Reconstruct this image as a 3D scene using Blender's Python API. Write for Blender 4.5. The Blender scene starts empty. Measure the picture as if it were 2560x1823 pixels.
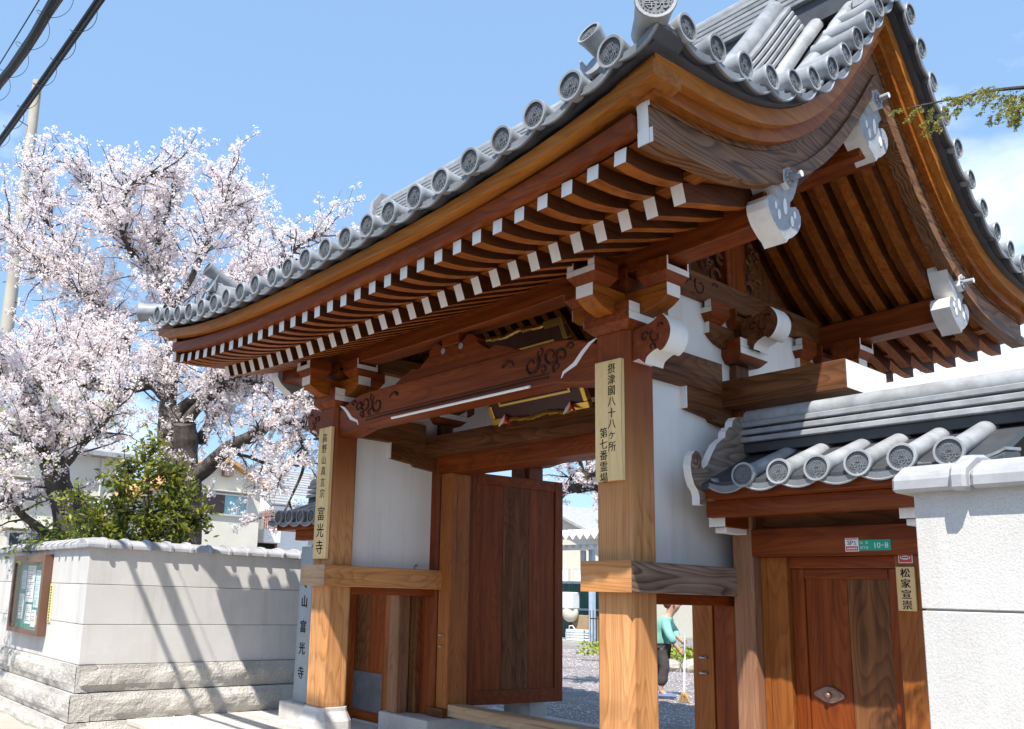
import bpy, bmesh, math, random
import numpy as np
from mathutils import Vector, Matrix, Quaternion, noise as mnoise

random.seed(7); rng = np.random.default_rng(7)
SC = bpy.context.scene
COL = SC.collection

# ------------------------------------------------------------------ camera
def cam_axes(yaw, pitch, roll):
    f = Vector((math.sin(yaw)*math.cos(pitch), math.cos(yaw)*math.cos(pitch), math.sin(pitch)))
    r = f.cross(Vector((0, 0, 1))).normalized(); u = r.cross(f)
    c, s = math.cos(roll), math.sin(roll)
    return c*r + s*u, -s*r + c*u, f
_r, _u, _f = cam_axes(-0.89398, 0.18582, 0.02967)
cam = bpy.data.cameras.new('camera'); camo = bpy.data.objects.new('camera', cam); COL.objects.link(camo)
camo.matrix_world = Matrix(((_r.x, _u.x, -_f.x, 5.6136), (_r.y, _u.y, -_f.y, -4.7690), (_r.z, _u.z, -_f.z, 1.45), (0, 0, 0, 1)))
cam.sensor_fit = 'HORIZONTAL'; cam.sensor_width = 36.0
cam.lens = 2180.9/2560*36.0
cam.shift_x = (1280-1078.1)/2560; cam.shift_y = (1074.96-911.5)/2560
cam.clip_start = 0.05; cam.clip_end = 2000
SC.camera = camo

# ------------------------------------------------------------------ sky, sun, exposure
SUN_TRAVEL = Vector((-0.70, 1.0, -1.88)).normalized()
sun_el = math.asin(-SUN_TRAVEL.z); sun_az = math.atan2(-SUN_TRAVEL.x, -SUN_TRAVEL.y)
CLOUD_LOC = (-7.85, 4.65, 1.34); SKY_SAT = 1.1; SKY_VAL = 1.2
world = bpy.data.worlds.new('World'); SC.world = world; world.use_nodes = True
nt = world.node_tree; nt.nodes.clear()
def N(nt, t, **k):
    n = nt.nodes.new(t)
    for a, b in k.items(): setattr(n, a, b)
    return n
wo = N(nt, 'ShaderNodeOutputWorld'); bg = N(nt, 'ShaderNodeBackground')
sky = N(nt, 'ShaderNodeTexSky', sky_type='NISHITA', sun_disc=False)
sky.sun_elevation = sun_el; sky.sun_rotation = sun_az
sky.air_density = 1.0; sky.dust_density = 0.3; sky.ozone_density = 1.6; sky.altitude = 0
tc = N(nt, 'ShaderNodeTexCoord'); mp = N(nt, 'ShaderNodeMapping'); mp.inputs['Scale'].default_value = (1.0, 1.0, 2.2)
mp.inputs['Location'].default_value = CLOUD_LOC
nz = N(nt, 'ShaderNodeTexNoise'); nz.inputs['Scale'].default_value = 1.9; nz.inputs['Detail'].default_value = 8; nz.inputs['Roughness'].default_value = 0.55
sep = N(nt, 'ShaderNodeSeparateXYZ'); low = N(nt, 'ShaderNodeMapRange'); low.inputs['From Min'].default_value = 0.62; low.inputs['From Max'].default_value = 0.12; low.inputs['To Min'].default_value = -.13; low.inputs['To Max'].default_value = .015
addc = N(nt, 'ShaderNodeMath', operation='ADD')
cr = N(nt, 'ShaderNodeValToRGB'); cr.color_ramp.elements[0].position = 0.52; cr.color_ramp.elements[1].position = 0.72
hs = N(nt, 'ShaderNodeHueSaturation'); hs.inputs['Saturation'].default_value = SKY_SAT; hs.inputs['Value'].default_value = SKY_VAL
mx = N(nt, 'ShaderNodeMixRGB'); mx.inputs[2].default_value = (9.6, 9.9, 10.4, 1)
mul = N(nt, 'ShaderNodeMath', operation='MULTIPLY'); mul.inputs[1].default_value = 0.9
vr = N(nt, 'ShaderNodeVectorRotate', rotation_type='Z_AXIS'); vr.inputs['Angle'].default_value = .20
nt.links.new(tc.outputs['Generated'], vr.inputs[0]); nt.links.new(vr.outputs[0], mp.inputs[0]); nt.links.new(mp.outputs[0], nz.inputs[0]); nt.links.new(tc.outputs['Generated'], sep.inputs[0]); nt.links.new(sep.outputs[2], low.inputs[0])
nt.links.new(nz.outputs[0], addc.inputs[0]); nt.links.new(low.outputs[0], addc.inputs[1]); nt.links.new(addc.outputs[0], cr.inputs[0])
nt.links.new(cr.outputs[0], mul.inputs[0]); nt.links.new(mul.outputs[0], mx.inputs[0])
nt.links.new(sky.outputs[0], hs.inputs['Color']); hz = N(nt, 'ShaderNodeMixRGB'); hz.inputs[0].default_value = .62; hz.inputs[2].default_value = (2.35, 3.85, 6.0, 1)
nt.links.new(hs.outputs[0], hz.inputs[1]); nt.links.new(hz.outputs[0], mx.inputs[1]); nt.links.new(mx.outputs[0], bg.inputs[0])
bg.inputs[1].default_value = 0.10
nt.links.new(bg.outputs[0], wo.inputs[0])
sl = bpy.data.lights.new('sun', 'SUN'); sl.energy = 4.6; sl.angle = math.radians(0.5); sl.color = (1.0, 0.95, 0.87)
so = bpy.data.objects.new('sun', sl); COL.objects.link(so); so.rotation_euler = SUN_TRAVEL.to_track_quat('-Z', 'Y').to_euler(); so.location = (6, -10, 20)
SC.view_settings.view_transform = 'Standard'; SC.view_settings.look = 'None'; SC.view_settings.gamma = 1.0
SC.view_settings.use_curve_mapping = False; SC.view_settings.exposure = 0.9
SC.cycles.max_bounces = 8; SC.cycles.diffuse_bounces = 5

# ------------------------------------------------------------------ mesh helpers
def sub(a, b): return (a[0]-b[0], a[1]-b[1], a[2]-b[2])
class M:
    """collects shapes in world coordinates; build() links them as ONE mesh object"""
    def __init__(s): s.v = []; s.f = []; s.m = []
    def add(s, vs, fs, mat=0):
        o = len(s.v); s.v.extend([tuple(map(float, q)) for q in vs])
        for i, fc in enumerate(fs):
            s.f.append([o+j for j in fc]); s.m.append(mat[i] if isinstance(mat, (list, tuple)) else mat)
        return s
    def box(s, a, b, mat=0, fm=None):
        (x0, y0, z0), (x1, y1, z1) = a, b
        vs = [(x0,y0,z0),(x1,y0,z0),(x1,y1,z0),(x0,y1,z0),(x0,y0,z1),(x1,y0,z1),(x1,y1,z1),(x0,y1,z1)]
        fs = [(0,3,2,1),(4,5,6,7),(0,1,5,4),(1,2,6,5),(2,3,7,6),(3,0,4,7)]
        k = ['-z','+z','-y','+x','+y','-x']; fm = fm or {}
        return s.add(vs, fs, [fm.get(q, mat) for q in k])
    def prism(s, pts, axis, lo, hi, mat=0, cap=None, cap2=None):
        """pts: 2D outline in the other two axes (order x,y,z without the axis)"""
        n = len(pts); cap = mat if cap is None else cap; cap2 = cap if cap2 is None else cap2
        def mk(p, c):
            return (c, p[0], p[1]) if axis == 0 else (p[0], c, p[1]) if axis == 1 else (p[0], p[1], c)
        vs = [mk(p, lo) for p in pts] + [mk(p, hi) for p in pts]
        fs = [tuple(range(n))[::-1], tuple(range(n, 2*n))] + [(i, (i+1) % n, n+(i+1) % n, n+i) for i in range(n)]
        return s.add(vs, fs, [cap, cap2] + [mat]*n)
    def loft(s, rings, mat=0, closed=True, caps=True, capm=None):
        n = len(rings[0]); vs = [p for r in rings for p in r]; fs = []
        for i in range(len(rings)-1):
            for j in range(n if closed else n-1):
                k = (j+1) % n; fs.append((i*n+j, i*n+k, (i+1)*n+k, (i+1)*n+j))
        ms = [mat]*len(fs)
        if caps and closed:
            fs += [tuple(range(n))[::-1], tuple(range((len(rings)-1)*n, len(rings)*n))]
            cm = mat if capm is None else capm; ms += [cm, cm] if not isinstance(cm, tuple) else list(cm)
        return s.add(vs, fs, ms)
    def tube(s, pts, r, n=8, mat=0, caps=True, capm=None):
        P = [Vector(p) for p in pts]; R = r if isinstance(r, (list, tuple)) else [r]*len(P)
        rings = []; ref = None
        for i, p in enumerate(P):
            t = (P[min(i+1, len(P)-1)] - P[max(i-1, 0)])
            t = t.normalized() if t.length > 1e-9 else Vector((0, 0, 1))
            if ref is None:
                ref = Vector((0, 0, 1)) if abs(t.z) < .9 else Vector((1, 0, 0))
            a = ref - t*ref.dot(t)
            a = a.normalized() if a.length > 1e-6 else t.orthogonal().normalized()
            b = t.cross(a); ref = a
            rings.append([tuple(p + (a*math.cos(2*math.pi*k/n) + b*math.sin(2*math.pi*k/n))*R[i]) for k in range(n)])
        return s.loft(rings, mat, True, caps, capm)
    def ball(s, c, r, seg=8, rin=5, mat=0):
        rx, ry, rz = r if isinstance(r, (tuple, list)) else (r, r, r)
        rings = []
        for i in range(rin+1):
            th = math.pi*(0.02+0.96*i/rin)
            rings.append([(c[0]+rx*math.sin(th)*math.cos(2*math.pi*k/seg), c[1]+ry*math.sin(th)*math.sin(2*math.pi*k/seg), c[2]-rz*math.cos(th)) for k in range(seg)])
        return s.loft(rings, mat)
    def xform(s, mat4, start=0):
        s.v[start:] = [tuple(mat4 @ Vector(q)) for q in s.v[start:]]; return s
    def mesh(s, name, mats, off=(0,0,0), bevel=0, smooth=False):
        me = bpy.data.meshes.new(name)
        me.from_pydata([sub(q, off) for q in s.v], [], s.f)
        for m in mats: me.materials.append(m)
        me.polygons.foreach_set('material_index', s.m)
        bm = bmesh.new(); bm.from_mesh(me)
        bmesh.ops.recalc_face_normals(bm, faces=bm.faces)
        if bevel:
            es = [e for e in bm.edges if len(e.link_faces) == 2 and e.calc_face_angle(0) > 0.6]
            bmesh.ops.bevel(bm, geom=es, offset=bevel, segments=1, affect='EDGES', clamp_overlap=True)
        bm.to_mesh(me); bm.free()
        if smooth:
            me.polygons.foreach_set('use_smooth', [True]*len(me.polygons))
            try: me.set_sharp_from_angle(angle=math.radians(38))
            except Exception: pass
        me.update(); return me
    def build(s, name, mats, parent=None, bevel=0, smooth=False):
        if not isinstance(mats, (list, tuple)): mats = [mats]
        off = wloc(parent) if parent is not None else (0, 0, 0)
        o = bpy.data.objects.new(name, s.mesh(name, mats, off, bevel, smooth)); COL.objects.link(o)
        if parent is not None: o.parent = parent
        return o
WL = {}
def wloc(o):
    p = (0.0, 0.0, 0.0)
    while o is not None:
        p = (p[0]+o.location[0], p[1]+o.location[1], p[2]+o.location[2]); o = o.parent
    return p
def tag(o, label=None, cat=None, group=None, kind=None):
    if label: o['label'] = label
    if cat: o['category'] = cat
    if group: o['group'] = group
    if kind: o['kind'] = kind
    return o
def thing(name, label, cat, loc=(0,0,0), group=None):
    o = bpy.data.objects.new(name, None); o.empty_display_size = .1; COL.objects.link(o); o.location = loc
    return tag(o, label, cat, group)
def inst(name, me, parent, loc, rot=(0,0,0), scale=(1,1,1)):
    """shared-mesh piece; loc in world coordinates, parents are unrotated"""
    o = bpy.data.objects.new(name, me); COL.objects.link(o); o.parent = parent
    w = wloc(parent) if parent is not None else (0,0,0)
    o.location = sub(loc, w); o.rotation_euler = rot; o.scale = scale; return o

# ------------------------------------------------------------------ materials
MT = {}
def newmat(name):
    m = bpy.data.materials.new(name); m.use_nodes = True
    nt = m.node_tree; b = nt.nodes['Principled BSDF']; MT[name] = m
    return m, nt, b
def ramp(nt, stops):
    r = N(nt, 'ShaderNodeValToRGB'); e = r.color_ramp.elements
    while len(e) < len(stops): e.new(0.5)
    for q, (p, c) in zip(e, stops): q.position = p; q.color = (*c, 1) if len(c) == 3 else c
    return r
def coords(nt, scale, rnd=True):
    tc = N(nt, 'ShaderNodeTexCoord'); mp = N(nt, 'ShaderNodeMapping'); mp.inputs['Scale'].default_value = scale
    nt.links.new(tc.outputs['Object'], mp.inputs[0])
    oi = N(nt, 'ShaderNodeObjectInfo')
    if rnd:
        k = N(nt, 'ShaderNodeMath', operation='MULTIPLY'); k.inputs[1].default_value = 37.0
        nt.links.new(oi.outputs['Random'], k.inputs[0]); nt.links.new(k.outputs[0], mp.inputs['Location'])
    return mp, oi
def wood(name, dark, mid, light, axis, rough=.5, ring=.5, weather=None, wamt=0., vary=.22, spec=.18, stain=None):
    m, nt, b = newmat(name); L = nt.links.new
    sc = [11.0, 11.0, 11.0]; sc[axis] = 0.55
    mp, oi = coords(nt, sc)
    n1 = N(nt, 'ShaderNodeTexNoise'); n1.inputs['Scale'].default_value = 1.6; n1.inputs['Detail'].default_value = 9; n1.inputs['Roughness'].default_value = .66
    L(mp.outputs[0], n1.inputs[0])
    sc2 = [2.6, 2.6, 2.6]; sc2[axis] = 0.42
    mp2, _ = coords(nt, sc2)
    n2 = N(nt, 'ShaderNodeTexNoise'); n2.inputs['Scale'].default_value = 1.0; n2.inputs['Detail'].default_value = 2; n2.inputs['Roughness'].default_value = .45
    L(mp2.outputs[0], n2.inputs[0])
    # growth rings: contour lines of a smooth stretched field
    k1 = N(nt, 'ShaderNodeMath', operation='MULTIPLY'); k1.inputs[1].default_value = 30.0; L(n2.outputs[0], k1.inputs[0])
    fr = N(nt, 'ShaderNodeMath', operation='FRACT'); L(k1.outputs[0], fr.inputs[0])
    rr = ramp(nt, [(0, (.80, .80, .80)), (.5, (.62, .62, .62)), (.86, (.20, .20, .20)), (1, (.80, .80, .80))]); L(fr.outputs[0], rr.inputs[0])
    mixf = N(nt, 'ShaderNodeMixRGB'); mixf.inputs[0].default_value = ring*.55
    L(n1.outputs[0], mixf.inputs[1]); L(rr.outputs[0], mixf.inputs[2])
    cr = ramp(nt, [(.25, dark), (.50, mid), (.76, light)]); L(mixf.outputs[0], cr.inputs[0])
    # broad tone variation, per piece and over the piece
    mp3, _ = coords(nt, (1.3, 1.3, 1.3))
    n3 = N(nt, 'ShaderNodeTexNoise'); n3.inputs['Scale'].default_value = .9; n3.inputs['Detail'].default_value = 3; L(mp3.outputs[0], n3.inputs[0])
    s1 = N(nt, 'ShaderNodeMath', operation='MULTIPLY_ADD'); s1.inputs[1].default_value = vary; s1.inputs[2].default_value = 1-vary*.5; L(oi.outputs['Random'], s1.inputs[0])
    s2 = N(nt, 'ShaderNodeMath', operation='MULTIPLY_ADD'); s2.inputs[1].default_value = .8; s2.inputs[2].default_value = .6; L(n3.outputs[0], s2.inputs[0])
    s3 = N(nt, 'ShaderNodeMath', operation='MULTIPLY'); L(s1.outputs[0], s3.inputs[0]); L(s2.outputs[0], s3.inputs[1])
    hv = N(nt, 'ShaderNodeHueSaturation'); L(cr.outputs[0], hv.inputs['Color']); L(s3.outputs[0], hv.inputs['Value'])
    sc4 = [46.0, 46.0, 46.0]; sc4[axis] = 0.8
    n4 = N(nt, 'ShaderNodeTexNoise'); n4.inputs['Scale'].default_value = 1.0; n4.inputs['Detail'].default_value = 3; L(coords(nt, sc4)[0].outputs[0], n4.inputs[0])
    ck = ramp(nt, [(.28, (.45, .42, .40)), (.37, (1, 1, 1))]); L(n4.outputs[0], ck.inputs[0])
    cm = N(nt, 'ShaderNodeMixRGB', blend_type='MULTIPLY'); cm.inputs[0].default_value = .8; L(hv.outputs[0], cm.inputs[1]); L(ck.outputs[0], cm.inputs[2])
    out = cm.outputs[0]
    if weather:
        wr = ramp(nt, [(.42, (0, 0, 0)), (.62, (1, 1, 1))]); L(n3.outputs[0], wr.inputs[0])
        wm = N(nt, 'ShaderNodeMath', operation='MULTIPLY'); wm.inputs[1].default_value = wamt; L(wr.outputs[0], wm.inputs[0])
        mw = N(nt, 'ShaderNodeMixRGB'); mw.inputs[2].default_value = (*weather, 1)
        L(wm.outputs[0], mw.inputs[0]); L(out, mw.inputs[1])
        mm = N(nt, 'ShaderNodeMixRGB', blend_type='MULTIPLY'); mm.inputs[0].default_value = .55; L(mw.outputs[0], mm.inputs[1])
        r4 = ramp(nt, [(.3, (.55, .55, .55)), (.65, (1.25, 1.25, 1.25))]); L(mixf.outputs[0], r4.inputs[0]); L(r4.outputs[0], mm.inputs[2])
        out = mm.outputs[0]
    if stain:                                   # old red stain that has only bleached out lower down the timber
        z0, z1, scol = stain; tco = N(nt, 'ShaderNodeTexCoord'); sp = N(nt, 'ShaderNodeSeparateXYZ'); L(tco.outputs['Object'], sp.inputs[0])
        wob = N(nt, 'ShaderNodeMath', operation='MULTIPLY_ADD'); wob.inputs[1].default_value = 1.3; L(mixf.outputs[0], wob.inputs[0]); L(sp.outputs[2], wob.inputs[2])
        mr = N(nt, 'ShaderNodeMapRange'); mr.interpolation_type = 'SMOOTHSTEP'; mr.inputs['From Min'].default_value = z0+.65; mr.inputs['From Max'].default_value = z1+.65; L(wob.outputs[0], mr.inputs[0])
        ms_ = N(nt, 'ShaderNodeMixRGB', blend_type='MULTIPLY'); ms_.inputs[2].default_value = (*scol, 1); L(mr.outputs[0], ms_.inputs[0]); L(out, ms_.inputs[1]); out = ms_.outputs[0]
    L(out, b.inputs['Base Color'])
    b.inputs['Roughness'].default_value = rough; b.inputs['Specular IOR Level'].default_value = spec
    bp = N(nt, 'ShaderNodeBump'); bp.inputs['Strength'].default_value = .25; bp.inputs['Distance'].default_value = .004
    L(mixf.outputs[0], bp.inputs['Height']); L(bp.outputs[0], b.inputs['Normal'])
    return m
def streaks(nt, src, amt):
    L = nt.links.new; res = src
    for sc_, lo, hi, tint in (((5, 5, .35), .50, .72, (.62, .58, .52)), ((1.4, 1.4, .9), .48, .75, (.78, .75, .70))):
        n = N(nt, 'ShaderNodeTexNoise'); n.inputs['Scale'].default_value = 1; n.inputs['Detail'].default_value = 6; n.inputs['Roughness'].default_value = .65; L(coords(nt, sc_)[0].outputs[0], n.inputs[0])
        r = ramp(nt, [(lo, (0, 0, 0)), (hi, (amt, amt, amt))]); L(n.outputs[0], r.inputs[0])
        mm = N(nt, 'ShaderNodeMixRGB', blend_type='MULTIPLY'); mm.inputs[2].default_value = (*tint, 1); L(r.outputs[0], mm.inputs[0]); L(res, mm.inputs[1]); res = mm.outputs[0]
    return res
def plain(name, col, rough=.6, metal=0., var=.12, scale=6., bump=0., bscale=60., spec=.4, detail=5, dist=.01, emit=None, col2=None, streak=0.):
    m, nt, b = newmat(name); L = nt.links.new
    mp, oi = coords(nt, (scale,)*3)
    n1 = N(nt, 'ShaderNodeTexNoise'); n1.inputs['Scale'].default_value = 1; n1.inputs['Detail'].default_value = detail; n1.inputs['Roughness'].default_value = .6
    L(mp.outputs[0], n1.inputs[0])
    c2 = col2 or tuple(min(1, q*(1+var)) for q in col); c1 = tuple(q*(1-var) for q in col) if not col2 else col
    cr = ramp(nt, [(.3, c1), (.7, c2)]); L(n1.outputs[0], cr.inputs[0])
    hv = N(nt, 'ShaderNodeHueSaturation'); L(cr.outputs[0], hv.inputs['Color'])
    s1 = N(nt, 'ShaderNodeMath', operation='MULTIPLY_ADD'); s1.inputs[1].default_value = var; s1.inputs[2].default_value = 1-var*.5
    L(oi.outputs['Random'], s1.inputs[0]); L(s1.outputs[0], hv.inputs['Value'])
    last = hv.outputs[0]
    if streak: last = streaks(nt, last, streak)
    L(last, b.inputs['Base Color'])
    b.inputs['Roughness'].default_value = rough; b.inputs['Metallic'].default_value = metal; b.inputs['Specular IOR Level'].default_value = spec
    if bump:
        n2 = N(nt, 'ShaderNodeTexNoise'); n2.inputs['Scale'].default_value = bscale; n2.inputs['Detail'].default_value = 4
        L(coords(nt, (1, 1, 1))[0].outputs[0], n2.inputs[0])
        bp = N(nt, 'ShaderNodeBump'); bp.inputs['Strength'].default_value = bump; bp.inputs['Distance'].default_value = dist
        L(n2.outputs[0], bp.inputs['Height']); L(bp.outputs[0], b.inputs['Normal'])
    if emit:
        b.inputs['Emission Color'].default_value = (*emit[0], 1); b.inputs['Emission Strength'].default_value = emit[1]
    return m
def granite(name, col, spk=.35, bump=.5, bscale=55., dist=.012, stain=.2):
    m, nt, b = newmat(name); L = nt.links.new
    mp, oi = coords(nt, (1, 1, 1))
    v = N(nt, 'ShaderNodeTexNoise'); v.inputs['Scale'].default_value = 210; v.inputs['Detail'].default_value = 3; v.inputs['Roughness'].default_value = .8; L(mp.outputs[0], v.inputs[0])
    lo = tuple(q*(1-spk) for q in col); hi = tuple(min(.9, q*(1+spk*.45)) for q in col)
    cr = ramp(nt, [(.34, lo), (.5, col), (.66, hi)]); L(v.outputs[0], cr.inputs[0])
    n2 = N(nt, 'ShaderNodeTexNoise'); n2.inputs['Scale'].default_value = 1.7; n2.inputs['Detail'].default_value = 6; L(mp.outputs[0], n2.inputs[0])
    r2 = ramp(nt, [(.3, (1-stain,)*3), (.65, (1.05,)*3)]); L(n2.outputs[0], r2.inputs[0])
    mm = N(nt, 'ShaderNodeMixRGB', blend_type='MULTIPLY'); mm.inputs[0].default_value = 1; L(cr.outputs[0], mm.inputs[1]); L(r2.outputs[0], mm.inputs[2])
    L(streaks(nt, mm.outputs[0], .38), b.inputs['Base Color']); b.inputs['Roughness'].default_value = .78
    n3 = N(nt, 'ShaderNodeTexNoise'); n3.inputs['Scale'].default_value = bscale; n3.inputs['Detail'].default_value = 5; n3.inputs['Roughness'].default_value = .65; L(mp.outputs[0], n3.inputs[0])
    bp = N(nt, 'ShaderNodeBump'); bp.inputs['Strength'].default_value = bump; bp.inputs['Distance'].default_value = dist
    L(n3.outputs[0], bp.inputs['Height']); L(bp.outputs[0], b.inputs['Normal'])
    return m
AX = 'xyz'
for i, a in enumerate(AX):
    wood('honey_'+a, (.26, .105, .034), (.46, .205, .072), (.60, .315, .13), i, .48, .5, vary=.1)
    wood('red_'+a, (.078, .014, .0028), (.175, .036, .0060), (.285, .072, .0130), i, .46, .35, vary=.16)
    wood('orange_'+a, (.13, .030, .004), (.265, .072, .0080), (.41, .135, .018), i, .48, .35, vary=.25)
    wood('cheek_'+a, (.030, .0085, .0028), (.075, .021, .0055), (.125, .040, .010), i, .55, .3, vary=.2)  # darker wood for rafter sides, shade between rafters put into the colour
    wood('carve_'+a, (.020, .007, .003), (.045, .014, .006), (.08, .027, .011), i, .6, .3, vary=.1)
    wood('amber_'+a, (.20, .058, .009), (.37, .125, .019), (.50, .20, .038), i, .45, .35, vary=.12)
    wood('grey_'+a, (.060, .036, .024), (.170, .112, .078), (.31, .23, .175), i, .7, .75, weather=(.27, .225, .20), wamt=.5, vary=.12)
    wood('barge_'+a, (.030, .011, .004), (.150, .060, .020), (.27, .13, .05), i, .5, .85, weather=(.13, .098, .078), wamt=.45, vary=.1)
    wood('brown_'+a, (.050, .016, .005), (.125, .043, .013), (.215, .085, .028), i, .55, .45, weather=(.14, .082, .05), wamt=.25, vary=.14)
    wood('pale_'+a, (.60, .40, .17), (.70, .50, .235), (.78, .59, .31), i, .5, .3, vary=.05)
    wood('lightpost_'+a, (.26, .16, .095), (.38, .25, .155), (.48, .34, .225), i, .6, .4, vary=.06)
    wood('sidepost_'+a, (.15, .068, .036), (.26, .13, .075), (.35, .19, .115), i, .55, .4, vary=.06)
    wood('jamb_'+a, (.15, .042, .009), (.265, .084, .018), (.37, .140, .036), i, .48, .4, vary=.1)
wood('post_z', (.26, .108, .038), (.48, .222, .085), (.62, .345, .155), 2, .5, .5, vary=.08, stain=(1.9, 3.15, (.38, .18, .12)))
plain('white', (.82, .805, .775), .6, var=.04, scale=9, bump=.15, bscale=40, streak=.35)
plain('plaster', (.80, .785, .76), .85, var=.03, scale=2.2, bump=.15, bscale=30, streak=.32)
def tilemat(name, col, rough, var):
    m = plain(name, col, rough, .0, var, 7, .22, 35, .5, dist=.006, streak=.45); return m
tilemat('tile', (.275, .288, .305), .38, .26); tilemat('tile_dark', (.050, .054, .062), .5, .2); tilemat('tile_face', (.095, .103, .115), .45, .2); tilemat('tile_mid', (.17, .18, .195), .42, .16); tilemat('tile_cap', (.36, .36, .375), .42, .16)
plain('gegyo_grey', (.30, .315, .34), .7, var=.18, scale=14, bump=.2, bscale=70)
plain('iron', (.05, .05, .055), .4, .7); plain('gold', (.72, .46, .10), .28, .9, .08); plain('goldpaint', (.78, .52, .14), .35, .6, .06)
plain('ink', (.018, .016, .015), .6, var=0); plain('ink_stone', (.06, .065, .07), .8, var=0)
plain('plaque_board', (.045, .014, .010), .35)
plain('copper', (.26, .17, .14), .45, .6, .2, 20); plain('steel', (.42, .44, .46), .35, .8); plain('kick_metal', (.16, .16, .18), .5, .5, .3, 4)
granite('granite', (.52, .50, .485), .40, .55, 70., .010, .12)
granite('granite_wall', (.565, .545, .52), .20, .42, 130., .006, .08)
granite('granite_rough', (.55, .52, .475), .40, 1.0, 34., .03, .22)
granite('granite_pave', (.58, .54, .48), .25, .3, 60., .006, .22)
granite('stele_stone', (.30, .345, .385), .35, .25, 80., .004, .18)
granite('asphalt', (.075, .073, .078), .5, .9, 90., .012, .25)
granite('gravel', (.27, .25, .245), .5, 1., 60., .02, .3)
granite('sidewalk', (.45, .40, .345), .22, .5, 50., .01, .2)
plain('concrete', (.40, .39, .36), .85, var=.12, scale=3, bump=.25, bscale=40)
plain('pole_concrete', (.42, .385, .32), .85, var=.10, scale=2.5, bump=.3, bscale=50)
plain('cable', (.018, .018, .022), .5, var=.1)
def barkmat(name, c1, c2):
    m, nt, b = newmat(name); L = nt.links.new
    mp, _ = coords(nt, (9, 9, 4), False)
    n1 = N(nt, 'ShaderNodeTexNoise'); n1.inputs['Scale'].default_value = 1; n1.inputs['Detail'].default_value = 9; n1.inputs['Roughness'].default_value = .7; L(mp.outputs[0], n1.inputs[0])
    cr = ramp(nt, [(.32, c1), (.7, c2)]); L(n1.outputs[0], cr.inputs[0]); L(cr.outputs[0], b.inputs['Base Color']); b.inputs['Roughness'].default_value = .9
    bp = N(nt, 'ShaderNodeBump'); bp.inputs['Strength'].default_value = .9; bp.inputs['Distance'].default_value = .05; L(n1.outputs[0], bp.inputs['Height']); L(bp.outputs[0], b.inputs['Normal'])
    return m
barkmat('bark', (.03, .024, .021), (.15, .125, .11)); barkmat('bark_light', (.14, .11, .085), (.36, .30, .245))
def leafmat(name, c1, c2, trans=.35, rough=.6):
    m, nt, b = newmat(name); L = nt.links.new
    at = N(nt, 'ShaderNodeAttribute'); at.attribute_name = 'tint'
    cr = ramp(nt, [(0, c1), (1, c2)]); L(at.outputs['Fac'], cr.inputs[0]); L(cr.outputs[0], b.inputs['Base Color']); b.inputs['Roughness'].default_value = rough
    tr = N(nt, 'ShaderNodeBsdfTranslucent'); L(cr.outputs[0], tr.inputs[0])
    ms = N(nt, 'ShaderNodeMixShader'); ms.inputs[0].default_value = trans
    out = nt.nodes['Material Output']; L(b.outputs[0], ms.inputs[1]); L(tr.outputs[0], ms.inputs[2]); L(ms.outputs[0], out.inputs[0])
    return m
leafmat('blossom', (.88, .755, .77), (.94, .915, .905), .55)
leafmat('leaf', (.07, .13, .02), (.34, .33, .045), .42, .32)
leafmat('new_leaf', (.12, .20, .02), (.32, .36, .05), .4, .5)
leafmat('cedar', (.09, .17, .05), (.42, .36, .07), .4, .6)
leafmat('groundleaf', (.10, .18, .02), (.45, .48, .05), .3, .6)
plain('petal', (.80, .68, .70), .7, var=.08)
plain('house_wall', (.62, .585, .50), .9, var=.05, scale=1.2, bump=.2, bscale=30); plain('house_white', (.80, .795, .78), .85, var=.03)
plain('shutter', (.12, .085, .075), .6); plain('glass_curtain', (.25, .52, .58), .15, var=.25, scale=1.5); plain('glass_dark', (.04, .05, .08), .08, var=.2)
plain('alu', (.62, .63, .64), .4, .5); plain('roof_orange', (.48, .26, .10), .7, var=.2); plain('roof_grey', (.30, .305, .31), .7, var=.15)
plain('red_pipe', (.36, .10, .075), .6); plain('green_steel', (.035, .115, .10), .5, var=.1); plain('lightblue', (.34, .42, .52), .5)
plain('meter_white', (.66, .68, .68), .4); plain('cardboard', (.34, .24, .14), .85); plain('crate_plastic', (.58, .66, .72), .45)
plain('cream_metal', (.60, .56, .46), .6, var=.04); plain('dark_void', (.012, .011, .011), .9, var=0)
plain('board_frame', (.17, .085, .06), .35, .35, .05); plain('green_felt', (.02, .30, .23), .9, var=.05); plain('paper', (.78, .80, .80), .8, var=.03)
plain('paper_pink', (.74, .62, .68), .8); plain('paper_blue', (.52, .66, .78), .8); plain('paper_yellow', (.78, .74, .30), .8); plain('paper_mint', (.60, .78, .74), .8); plain('purple', (.45, .18, .55), .8)
plain('sign_yellow', (.74, .66, .28), .6); plain('plate_green', (.0, .36, .25), .4, var=.02); plain('plate_red', (.60, .035, .04), .45, var=.02); plain('plate_blue', (.06, .16, .55), .4, var=.02); plain('plate_white', (.80, .80, .80), .45, var=.01)
plain('lamp_tube', (.82, .82, .80), .4, var=.01); plain('skin', (.46, .27, .19), .55, var=.05); plain('hair', (.13, .055, .025), .5, var=.3, scale=60)
plain('shirt', (.22, .50, .43), .85, var=.2, scale=5); plain('trousers', (.065, .055, .058), .85, var=.18, scale=18); plain('slipper', (.12, .16, .30), .6); plain('slipper_blue', (.22, .52, .80), .6)
plain('broom_white', (.80, .80, .78), .5); plain('straw', (.42, .25, .11), .9, var=.3, scale=70); plain('rock', (.38, .345, .30), .9, var=.25, scale=5, bump=.6, bscale=12, dist=.05)
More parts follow.
